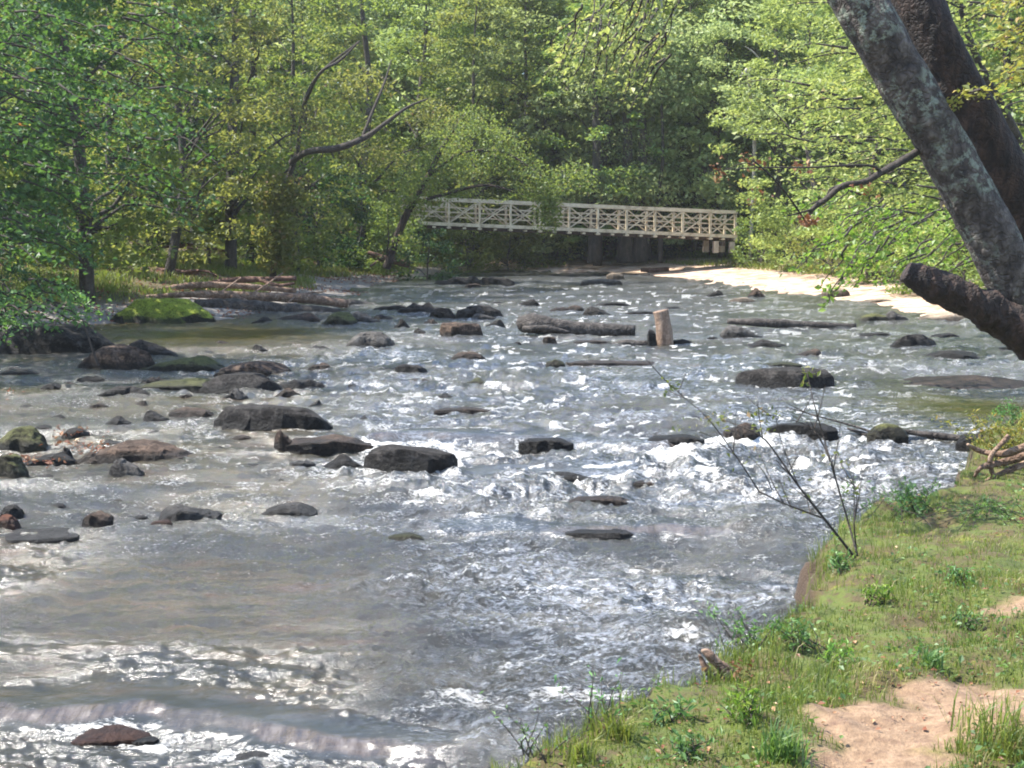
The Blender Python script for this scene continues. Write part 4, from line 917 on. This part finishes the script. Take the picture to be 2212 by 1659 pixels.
# ------------------------------------------------------------------ near left boughs with large leaves
def spray_tree(name, label, base, trunk, sprays, lmat, bmat, leaf, dens=1., cat='tree', seed=0, root=None, twig=True, flat=.5, asp=.7, hub=None):
    """sprays: (X0,Y0,X1,Y1,depth,halfwidth px,count): a twig from 0 to 1 with leaves along it"""
    b0 = pt(*base)
    if root is None:
        root = empty(name, b0); tag(root, label, cat)
    if trunk:
        mb = MB()
        for P, R in trunk: tube(mb, np.array([pt(*q) for q in P])-b0, np.array(R)/np.array([FPX/q[2] for q in P]), 12, 6*len(P), .15, 4)
        mb.build('trunk', bmat, root, True)
    rng = np.random.default_rng(seed); tw = MB(); cw = MB()
    for (X0, Y0, X1, Y1, d, hw, n) in sprays:
        n = int(n*dens); p = pt(X0, Y0, d+rng.uniform(-.4, .4))-b0; q = pt(X1, Y1, d+rng.uniform(-.8, .8))-b0; k = d/FPX
        path = limb_path(rng, p, q, 5, .12, .06); P, _ = smooth_path(path, np.ones(5), 24)
        if twig: tube(tw, path, np.array([2.2, 1.8, 1.3, .9, .5])*k*1.3, 5, 12)
        ti = rng.integers(3, 24, n); side = rng.normal(0, 1, (n, 3)); side[:, 2] *= .45
        off = side*hw*k*.55; C_ = P[ti]+off
        leaves(cw, C_, leaf, rng, flat, asp, dirs=off/(hw*k)+(q-p)/np.linalg.norm(q-p)*.5)
    if twig: tw.build('twigs', TWIG, root, True)
    cw.build('crown', LM[lmat], root); return root
rng = np.random.default_rng(3); sp = []
for i in range(95):
    X = rng.uniform(-80, 420); Y = rng.uniform(-60, 470); 
    if X > 420-max(0, Y-250)*.35+40: continue
    if i % 6 == 0: X = rng.uniform(-60, 170); Y = rng.uniform(430, 590)
    sp.append((X-90, Y-50*rng.random()-20, X+70, Y+40*rng.random(), rng.uniform(23, 28), 34, 75))
spray_tree('tree', 'big leaved cool green tree hanging in from the left edge', (-330, 720, 27), [([(-330, 760, 27), (-300, 400, 27), (-240, 100, 27), (-200, -300, 27)], [30, 26, 20, 12])], sp, 'cool', BARK, .11, 1, seed=8)
sp = []
for i in range(22):
    X = rng.uniform(-20, 200); Y = rng.uniform(640, 730)-X*.1; sp.append((X-60, Y-30, X+20, Y+15, rng.uniform(27, 30), 26, 60))
spray_tree('bush', 'low leafy bush drooping over the broad dark boulder at left', (40, 730, 30), [([(-40, 740, 30), (20, 690, 29.5), (90, 650, 29)], [3, 2.5, 1])], sp, 'weed', TWIG, .095, cat='bush', seed=9)
pxtree('dead_branch', 'bare twig standing in front of the drooping bush at left', 'branch', (210, 790, 24), [('stem', [(212, 792, 24.2), (195, 740, 24.2), (178, 690, 24.2)], [3, 2.2, 1.2])], TWIG)
for j, (P, R) in enumerate([([(150, 20, 22), (190, 90, 22), (240, 200, 22), (300, 290, 22)], [1.5, 2, 2.4, 1]), ([(-10, 80, 22), (30, 150, 22), (45, 180, 22)], [1, 2, 1]), ([(255, 235, 22), (285, 275, 22), (330, 330, 22)], [1, 2.4, 1.2])]):
    pass

# ------------------------------------------------------------------ foreground leaning trees
TD = 14.5
b0 = pt(2410, 1010, TD)
ft = empty('leaning_tree', b0); tag(ft, 'thick lichen spotted trunk leaning left in the foreground with a broken stub limb', 'tree')
def ftube(name, P, R, mat, sides=40, n=None, rough=.1, fr=5, seed=1, par=ft, base=b0):
    Pw = np.array([pt(*q) for q in P]); rw = np.array(R)/np.array([FPX/q[2] for q in P]); mb = MB()
    tube(mb, Pw-base, rw, sides, n or 20*len(P), rough, seed, fr=fr); return mb.build(name, mat, par, True)
ftube('trunk', [(2450, 1060, TD), (2385, 950, TD), (2270, 750, TD), (2163, 553, TD), (2092, 420, TD), (2027, 300, TD), (1937, 150, TD), (1853, 0, TD), (1690, -300, TD+.3), (1500, -700, TD+.8)], [78, 66, 58, 55, 54, 53, 53, 54, 46, 34], FBARK, 64, 260, .13, 4)
st = ftube('broken_limb', [(2235, 735, TD-.1), (2150, 678, TD-.2), (2070, 640, TD-.3), (2005, 612, TD-.4), (1975, 598, TD-.4), (1955, 588, TD-.4)], [50, 42, 37, 33, 29, 22], DBARK, 48, 120, .38, 7)
bl_ = ftube('branch', [(1985, 325, TD), (1945, 350, TD-.2), (1905, 372, TD-.3), (1870, 392, TD-.4), (1820, 402, TD-.5), (1785, 430, TD-.5), (1755, 452, TD-.5), (1738, 482, TD-.5)], [9, 8, 7.5, 7, 7, 6, 5, 3], TWIG, 10, 60, .25, 9)
for P, R in [([(1905, 372, TD-.3), (1880, 358, TD-.4), (1820, 358, TD-.6), (1740, 362, TD-.8), (1640, 362, TD-1), (1520, 370, TD-1.2)], [3.5, 3, 2.4, 2, 1.6, .8]),
             ([(1625, 345, TD-1), (1660, 375, TD-1), (1700, 420, TD-.8), (1740, 478, TD-.5)], [2.2, 2, 2, 2.5]), ([(1755, 452, TD-.5), (1720, 462, TD-.6), (1690, 468, TD-.7)], [3, 2, 1]),
             ([(1640, 362, TD-1), (1610, 352, TD-1), (1570, 365, TD-1)], [1.5, 1.2, .8])]:
    ftube('branch', P, R, TWIG, 7, 30, .2, 9)
rng = np.random.default_rng(12); cw = MB()
for X, Y, n, s in [(1745, 478, 60, 14), (1625, 350, 30, 24), (1550, 372, 24, 22), (1730, 360, 20, 20), (1870, 410, 20, 30), (1640, 420, 14, 30)]:
    P = np.array([pt(X+rng.normal(0, s*.6), Y+rng.normal(0, s*.5), TD-.6+rng.normal(0, .08)) for _ in range(n)]); leaves(cw, P-b0, .06, rng, .3, .6, np.clip(rng.normal(.3, .3, n), 0, 1))
cw.build('dead_leaves', LM['dead'], ft)
# limbs arching over the river and the sprays that hang from them
tw = [([(1690, -300, TD+.3), (1560, -330, 13.5), (1420, -260, 12.8), (1330, -160, 12.4), (1280, -60, 12.2)], [24, 16, 11, 7, 3]), ([(1500, -280, 13.2), (1440, -130, 12.8), (1400, 0, 12.6), (1385, 80, 12.5)], [9, 6, 3.5, 1.5])]
sp = []
for i in range(60):
    X = rng.uniform(1190, 1450); Y = rng.uniform(-60, 190)
    if (X < 1270 and Y < 40): continue
    sp.append((X+30, Y-60, X-rng.uniform(5, 45), Y+50, rng.uniform(11.6, 13.2), 16, 26))
b1 = b0
mb = MB()
for P, R in tw: tube(mb, np.array([pt(*q) for q in P])-b0, np.array(R)/np.array([FPX/q[2] for q in P]), 8, 30, .15)
mb.build('limb', TWIG, ft, True)
spray_tree(None, None, (2410, 1010, TD), None, sp, 'bright', TWIG, .055, root=ft, seed=14)
# second, darker trunk
b2 = pt(2440, 985, 15.8)
t2 = empty('leaning_tree', b2); tag(t2, 'dark reddish second trunk leaning behind the lichen spotted one', 'tree')
ftube('trunk', [(2470, 1020, 15.8), (2400, 900, 15.8), (2290, 650, 15.8), (2205, 450, 15.6), (2125, 290, 15.5), (2052, 155, 15.5), (1980, 0, 15.5), (1850, -300, 15.8), (1700, -650, 16)], [70, 60, 54, 53, 54, 51, 50, 42, 28], DBARK, 56, 240, .14, 4, 7, t2, b2)
sp = []
for i in range(26):
    X = rng.uniform(2060, 2260); Y = rng.uniform(-20, 250)
    if X < 2120 and Y < 150: continue
    sp.append((X+60, Y-30, X-25, Y+15, rng.uniform(14.2, 14.9), 22, 34))
spray_tree(None, None, (2440, 985, 15.8), None, sp, 'autumn', TWIG, .07, root=t2, seed=15)
# a leafy sapling whose boughs hang beside the broken limb, and a layered tree behind it
sp = []
for i in range(34):
    X = rng.uniform(1730, 2080); Y = rng.uniform(430, 600)
    sp.append((X+70, Y-40, X-30, Y+30, rng.uniform(20, 24), 26, 44))
for X, Y in [(1790, 560), (1820, 590), (1850, 600), (1780, 600), (1800, 630), (1840, 570), (1870, 580), (1790, 640)]: sp.append((X+50, Y-70, X-10, Y+25, 19, 18, 40))
spray_tree('tree', 'leafy sapling with fresh green boughs hanging beside the broken limb', (2300, 800, 22), [([(2300, 800, 22), (2240, 560, 22), (2120, 430, 22), (1980, 400, 22)], [9, 7, 5, 2])], sp, 'fresh', TWIG, .085, seed=16)
sp = []
for i in range(150):
    X = rng.uniform(1600, 2230); Y = rng.uniform(-60, 470)
    if X < 1700 and (Y < 130 or Y > 330): continue
    if rng.random() < .35 and X < 1900: continue
    sp.append((X+120, Y+10, X-40, Y+rng.uniform(-5, 40), rng.uniform(27, 34), 30, 60))
spray_tree('tree', 'layered sunlit yellow green tree filling the gap left of the leaning trunk', (2330, 720, 37), [([(2330, 730, 37), (2300, 500, 35), (2200, 300, 33), (2100, 100, 32), (2050, -100, 31)], [16, 13, 10, 7, 4])], sp, 'bright', BARK, .12, seed=17)

# ------------------------------------------------------------------ sapling twigs on the near bank
def gp(X, Y):
    z = .15
    for _ in range(6):
        p = onz(X, Y, z); z = gz(p[0], p[1])
    return onz(X, Y, z)
pb = gp(1852, 1208); sd_ = pb[1]
sap = empty('sapling', pb); tag(sap, 'thin almost bare sapling with long twigs leaning over the rapids from the near bank', 'sapling')
stems = [([(1855, 1215), (1800, 1145), (1725, 1050), (1680, 985), (1640, 940), (1560, 905)], [4.6, 4, 3.4, 2.6, 2, 1]),
 ([(1852, 1200), (1830, 1120), (1795, 1000), (1778, 940), (1758, 870), (1742, 800)], [3.6, 3, 2.6, 2.2, 1.6, .8]), ([(1850, 1190), (1845, 1130), (1850, 1070), (1830, 1000)], [2.6, 2, 1.4, .8]),
 ([(1795, 1000), (1760, 930), (1700, 905), (1620, 890)], [2, 1.6, 1.2, .8]), ([(1640, 1062), (1590, 985), (1530, 905), (1480, 860), (1445, 830)], [2.4, 2, 1.6, 1.1, .7]),
 ([(1640, 1062), (1700, 1090), (1780, 1120)], [2.4, 2.6, 3]), ([(1668, 1058), (1650, 1020), (1618, 985)], [1.8, 1.4, .8]), ([(1590, 985), (1530, 940), (1470, 925)], [1.6, 1.2, .7]), ([(1725, 1050), (1690, 960), (1675, 900)], [1.8, 1.4, .8])]
for P, R in stems:
    mb = MB(); tube(mb, np.array([pt(a, b_, sd_+.1*math.sin(a)) for a, b_ in P])-pb, np.array(R)*.75/(FPX/sd_), 6, 24, .15); mb.build('stem', TWIG, sap, True)
rs = np.random.default_rng(77)
for P, R in stems[:6]:
    for _ in range(4):
        f = rs.uniform(.25, .9)*(len(P)-1); i = int(f); g = f-i; i2 = min(i+1, len(P)-1)
        X = P[i][0]*(1-g)+P[i2][0]*g; Y = P[i][1]*(1-g)+P[i2][1]*g; dx, dy = rs.uniform(-90, 50), rs.uniform(-110, -20)
        p_ = [pt(X, Y, sd_), pt(X+dx*.5, Y+dy*.45, sd_+.05), pt(X+dx, Y+dy, sd_+rs.uniform(-.1, .1))]; mb = MB()
        tube(mb, np.array(p_)-pb, np.array([1.6, 1.2, .6])/(FPX/sd_), 5, 10); mb.build('twig', TWIG, sap, True)
rng = np.random.default_rng(4); cw = MB(); cs = []
for X, Y, n, s in [(1742, 825, 5, 12), (1740, 800, 4, 8), (1450, 835, 7, 12), (1530, 900, 8, 18), (1640, 930, 8, 20), (1560, 905, 7, 14), (1625, 890, 5, 12), (1790, 990, 5, 14), (1600, 1000, 6, 26), (1830, 1000, 4, 10), (1470, 925, 4, 8), (1675, 900, 4, 10), (1700, 1060, 6, 30), (1850, 1070, 6, 20)]:
    for _ in range(n*2): cs.append(pt(X+rng.normal(0, s), Y+rng.normal(0, s*.8), sd_+rng.normal(0, .05)))
leaves(cw, np.array(cs)-pb, .045, rng, .3, .5, np.clip(rng.random(len(cs)), 0, .9)); cw.build('leaves', LM['grass'], sap)

# ------------------------------------------------------------------ ground cover
def blades(mb, P, L, wd, rng, a=None, bend=.5, lean=None):
    n = len(P); th = rng.uniform(0, 2*PI, n); d = np.stack([np.cos(th), np.sin(th), np.zeros(n)], -1)*rng.uniform(.1, bend, n)[:, None]
    if lean is not None: d = d+lean
    L = L*rng.uniform(.5, 1.3, n); s = np.stack([-np.sin(th+.7), np.cos(th+.7), np.zeros(n)], -1)*(wd*rng.uniform(.6, 1.3, n))[:, None]
    m = P+np.stack([d[:, 0]*.35, d[:, 1]*.35, np.full(n, .6)], -1)*L[:, None]; t = P+np.stack([d[:, 0], d[:, 1], np.full(n, .95)-np.abs(d[:, 0])*.3], -1)*L[:, None]
    V = np.stack([P-s*.5, P+s*.5, m+s*.4, t, m-s*.4, m*1.], 1)
    V = V[:, :5]
    V4 = np.stack([V[:, 0], V[:, 1], V[:, 2], V[:, 4]], 1).reshape(-1, 3); r = rng.random(n) if a is None else a
    mb.add(V4, np.arange(n*4).reshape(n, 4), np.repeat(r, 4))
    T4 = np.stack([V[:, 4], V[:, 2], V[:, 3]+s*.06, V[:, 3]-s*.06], 1).reshape(-1, 3); mb.add(T4, np.arange(n*4).reshape(n, 4), np.repeat(r, 4))
def scatter(n, x0, x1, y0, y1, rng, geo=True):
    y = (1/(1/y0+rng.random(n)*(1/y1-1/y0))) if geo else rng.uniform(y0, y1, n); x = rng.uniform(x0, x1, n); return x, y
rng = np.random.default_rng(31)
x, y = scatter(230000, -.6, 8, 4.2, 22, rng); d = sdist(x, y); sm_ = sand_mask(x, y)
k = (d > -.03) & (x < .45*y+.3) & (x > -.1-.0*y) & (rng.random(len(x)) > sm_*1.25) & (fbm(x*2.2, y*2.2, None, 91)+rng.normal(0, .2, len(x)) > -.22)
x, y, d = x[k], y[k], d[k]; z = ground(x, y, d); k = z > -.15; x, y, z, d = x[k], y[k], z[k], d[k]
mb = MB(); ln = .03+.09*np.clip(fbm(x*1.3, y*1.3, None, 92)+.35, 0, 1)+.10*sm((.22-d)/.25)
tone = np.clip(.45+.5*fbm(x*2, y*2, None, 93)+rng.normal(0, .22, len(x)), 0, 1)
blades(mb, np.stack([x, y, z-.005], -1), ln, .005, rng, tone, .8)
o = mb.build('grass', LM['grass']); tag(o, 'short grass and moss on the near right bank', 'grass', kind='stuff')
# small broad leaved weeds and clover
x, y = scatter(26000, -.4, 8, 4.2, 22, rng); d = sdist(x, y); k = (d > -.02) & (x < .45*y+.3) & (fbm(x*1.7, y*1.7, None, 95)+rng.normal(0, .1, len(x)) > .08) & (rng.random(len(x)) > sand_mask(x, y)*1.4)
x, y = x[k], y[k]; z = ground(x, y); mb = MB(); leaves(mb, np.stack([x, y, z+rng.uniform(.01, .07, len(x))], -1), .035, rng, .6, .7)
o = mb.build('clover', LM['weed']); tag(o, 'clover and small weeds in the near bank grass', 'ground cover', kind='stuff')
# fallen leaves
x, y = scatter(9000, -.4, 8, 4.2, 20, rng); d = sdist(x, y); k = (d > .03) & (x < .45*y+.3) & (rng.random(len(x)) < .55)
x, y = x[k], y[k]; z = ground(x, y); mb = MB(); leaves(mb, np.stack([x, y, z+.012], -1), .03, rng, .75, .65)
o = mb.build('fallen_leaves', LM['dead']); tag(o, 'fallen brown leaves scattered over the near bank', 'leaves', kind='stuff')
# far grass
x = rng.uniform(-22, 24, 190000); y = rng.uniform(33, 84, len(x)); d = sdist(x, y)
lim = np.where(x < -2.5, np.where(y < 47, 3.4, 2.6), 5.0)
k = (d > lim+.8*fbm(x*.5, y*.5, None, 97)) & (d < 17) & (np.abs(x) < .4*y) & (fbm(x*.35, y*.35, None, 96)+rng.normal(0, .1, len(x)) > -.05)
x, y, d = x[k], y[k], d[k]; z = ground(x, y, d); mb = MB(); blades(mb, np.stack([x, y, z-.01], -1), .24+.12*noise(x*.6, y*.6), .035, rng, np.clip(.55+.4*fbm(x*.5, y*.5, None, 98)+rng.normal(0, .15, len(x)), 0, .92), .6)
o = mb.build('grass', LM['grass']); tag(o, 'long bright grass on the far banks below the woods', 'grass', kind='stuff')
x = rng.uniform(-26, -5, 26000); y = rng.uniform(34, 80, len(x)); d = sdist(x, y); k = (d > .3) & (d < 14) & (fbm(x*.3, y*.3, None, 99) < .1); x, y = x[k], y[k]; z = ground(x, y)
mb = MB(); leaves(mb, np.stack([x, y, z+.03], -1), .10, rng, .7, .6); o = mb.build('fallen_leaves', LM['dead']); tag(o, 'reddish leaf litter on the left bank under the trees', 'leaves', kind='stuff')
# red and orange leaves caught between the left boulders
mb = MB(); P = []
for X, Y, n, s in [(160, 946, 40, 26), (170, 975, 50, 34), (230, 985, 40, 30), (110, 1010, 30, 40), (15, 858, 14, 16), (60, 1000, 20, 20)]:
    for _ in range(n): q = at(X+rng.normal(0, s), Y+rng.normal(0, 5)); P.append(q+[0, 0, rng.uniform(.02, .1)])
leaves(mb, np.array(P), .06, rng, .6, .65); o = mb.build('fallen_leaves', LM['dead']); tag(o, 'red and orange leaves caught between the left boulders', 'leaves', kind='stuff')

# plants on the near bank
def plant(X, Y, n, L, wd, lmat, label, name='grass_tuft', cat='grass tuft', stemmed=False, spread=.05, seed=0, lf=.05, nst=6, ht=.35):
    rng = np.random.default_rng(seed+int(X)); p = gp(X, Y)
    if not stemmed:
        mb = MB(); P = rng.normal(0, spread, (n, 3)); P[:, 2] = -.01; blades(mb, P, L, wd, rng, np.clip(rng.normal(.6, .2, n), 0, .92) if lmat == 'grass' else None, 1.0)
        o = mb.build(name, LM[lmat], None, False, p); tag(o, label, cat); return o
    r = empty(name, p); tag(r, label, cat); st_ = MB(); cw = MB()
    for i in range(nst):
        q = np.array([rng.normal(0, ht*.5)-ht*.15, rng.normal(0, ht*.3), ht*rng.uniform(.5, 1.1)]); s0 = rng.normal(0, spread, 3); s0[2] = -.02
        path = limb_path(rng, s0, q, 5, .1, .05); tube(st_, path, [.004, .0035, .003, .002, .001], 5, 12); Pp, _ = smooth_path(path, np.ones(5), 12)
        ti = rng.integers(2, 12, n); leaves(cw, Pp[ti]+rng.normal(0, lf*.45, (n, 3)), lf, rng, .3, .3)
    st_.build('stems', TWIG, r, True); cw.build('leaves', LM[lmat], r); return r
plant(1690, 1640, 150, .16, .011, 'weed', 'bright green broad grass clump at the bottom edge of the bank', spread=.05)
plant(2150, 1590, 140, .2, .009, 'grass', 'tall tangled grass tuft at the right of the sandy path', spread=.09)
plant(2205, 1640, 120, .18, .009, 'grass', 'grass tuft at the lower right corner', spread=.06)
plant(1330, 1590, 110, .13, .009, 'grass', 'grass tuft on the bank edge left of the root stump', spread=.05)
plant(1250, 1640, 70, .12, .009, 'grass', 'grass tuft at the lowest tip of the bank', spread=.04)
plant(2010, 1440, 60, .11, .012, 'weed', 'small fresh green tuft above the sandy path', spread=.03)
plant(1530, 1440, 16, .1, .01, 'weed', 'leafy weed leaning over the water above the root stump', 'weed', 'weed', True, .03, 1, .055, 7, .36)
plant(1620, 1405, 18, .1, .01, 'weed', 'spreading leafy weed on the bank edge right of the root stump', 'weed', 'weed', True, .06, 2, .05, 9, .26)
plant(1720, 1400, 18, .1, .01, 'weed', 'dense leafy weed in the middle of the near bank', 'weed', 'weed', True, .09, 3, .045, 12, .18)
plant(1300, 1560, 12, .1, .01, 'weed', 'thin stemmed weed standing before the water on the lower bank', 'weed', 'weed', True, .06, 4, .035, 7, .3)
plant(1160, 1630, 12, .1, .01, 'weed', 'thin pale weed at the lower left of the bank', 'weed', 'weed', True, .06, 5, .03, 7, .22)
plant(1800, 1130, 26, .1, .01, 'grass', 'bushy grass mound behind the foot of the sapling', 'weed', 'weed', True, .2, 6, .05, 26, .34)
plant(1960, 1110, 26, .1, .01, 'weed', 'leafy growth along the bank right of the sapling', 'weed', 'weed', True, .25, 7, .05, 24, .28)
plant(2185, 1010, 60, .1, .01, 'autumn', 'yellow brown bush growing on the roots at the right edge', 'bush', 'bush', True, .2, 8, .06, 22, .55)
plant(2140, 1120, 30, .1, .01, 'weed', 'green undergrowth on the bank below the roots', 'weed', 'weed', True, .25, 9, .045, 16, .2)
plant(2190, 920, 30, .1, .01, 'weed', 'grassy growth at the right edge above the roots', 'weed', 'weed', True, .25, 10, .05, 14, .3)
rw = random.Random(9)
for X, Y, l in [(1900, 1300, 'low leafy weed up the slope above the sandy path'), (2080, 1260, 'low leafy weed at the back right of the near bank'), (1810, 1440, 'leafy weed left of the sandy path'), (1450, 1560, 'leafy weed on the lower bank left of the path'),
                (1600, 1560, 'pale leafy weed in front of the root stump'), (2090, 1360, 'leafy weed right of the small fresh tuft'), (1820, 1230, 'leafy weed at the foot of the sapling'), (1480, 1640, 'leafy weed left of the bright green grass clump')]:
    plant(X, Y, 16, .1, .01, rw.choice(['weed', 'fresh']), l, 'weed', 'weed', True, .07, int(X), rw.uniform(.035, .055), 9, rw.uniform(.12, .2))
# root stump at the water's edge, roots below the big tree
p = gp(1570, 1462); r = empty('root_stump', p); tag(r, 'small split root stump poking up at the water edge', 'stump')
mb = MB(); dd = p[1]
for P, R in [([(1580, 1480), (1560, 1445), (1530, 1412), (1515, 1405)], [12, 13, 10, 3]), ([(1570, 1485), (1530, 1450), (1510, 1415)], [10, 10, 3]), ([(1600, 1478), (1580, 1450), (1560, 1430)], [6, 8, 4])]:
    tube(mb, np.array([pt(a, b_, dd) for a, b_ in P])-p, np.array(R)/(FPX/dd), 10, 20, .4, 5, fr=18)
mb.build('wood', DRIFT, r, True)
leaves_mb = MB(); leaves(leaves_mb, rng.normal(0, .05, (40, 3))*[1, 1, .5]+[.05, 0, .03], .04, rng, .3, .6); leaves_mb.build('dead_leaves', LM['dead'], r)
p = gp(2150, 1035); r = empty('exposed_roots', p); tag(r, 'tangle of exposed tree roots on the bank at the right edge', 'roots'); dd = p[1]
for P, R in [([(2230, 960), (2170, 980), (2120, 975), (2090, 960)], [10, 8, 6, 3]), ([(2230, 980), (2160, 1000), (2120, 1010), (2105, 1030)], [9, 8, 6, 3]), ([(2220, 1000), (2170, 1020), (2130, 1040)], [8, 7, 4]), ([(2180, 940), (2140, 990), (2150, 1040)], [6, 6, 4])]:
    mb = MB(); tube(mb, np.array([pt(a, b_, dd+.1*math.sin(b_)) for a, b_ in P])-p, np.array(R)/(FPX/dd), 8, 24, .35, 6, fr=9); mb.build('root', DRIFT, r, True)

# ------------------------------------------------------------------ air
hm = bpy.data.materials.new('haze_air'); hm.use_nodes = True; nt = hm.node_tree; nt.nodes.clear()
out = nt.nodes.new('ShaderNodeOutputMaterial'); pv = nt.nodes.new('ShaderNodeVolumePrincipled'); pv.inputs['Density'].default_value = .0004
pv.inputs['Color'].default_value = (.93, .95, .92, 1); pv.inputs['Anisotropy'].default_value = .45; nt.links.new(pv.outputs[0], out.inputs['Volume'])
mb = MB(); box(mb, (0, 100, 14), (900, 900, 34)); o = mb.build('haze', hm); tag(o, kind='stuff')
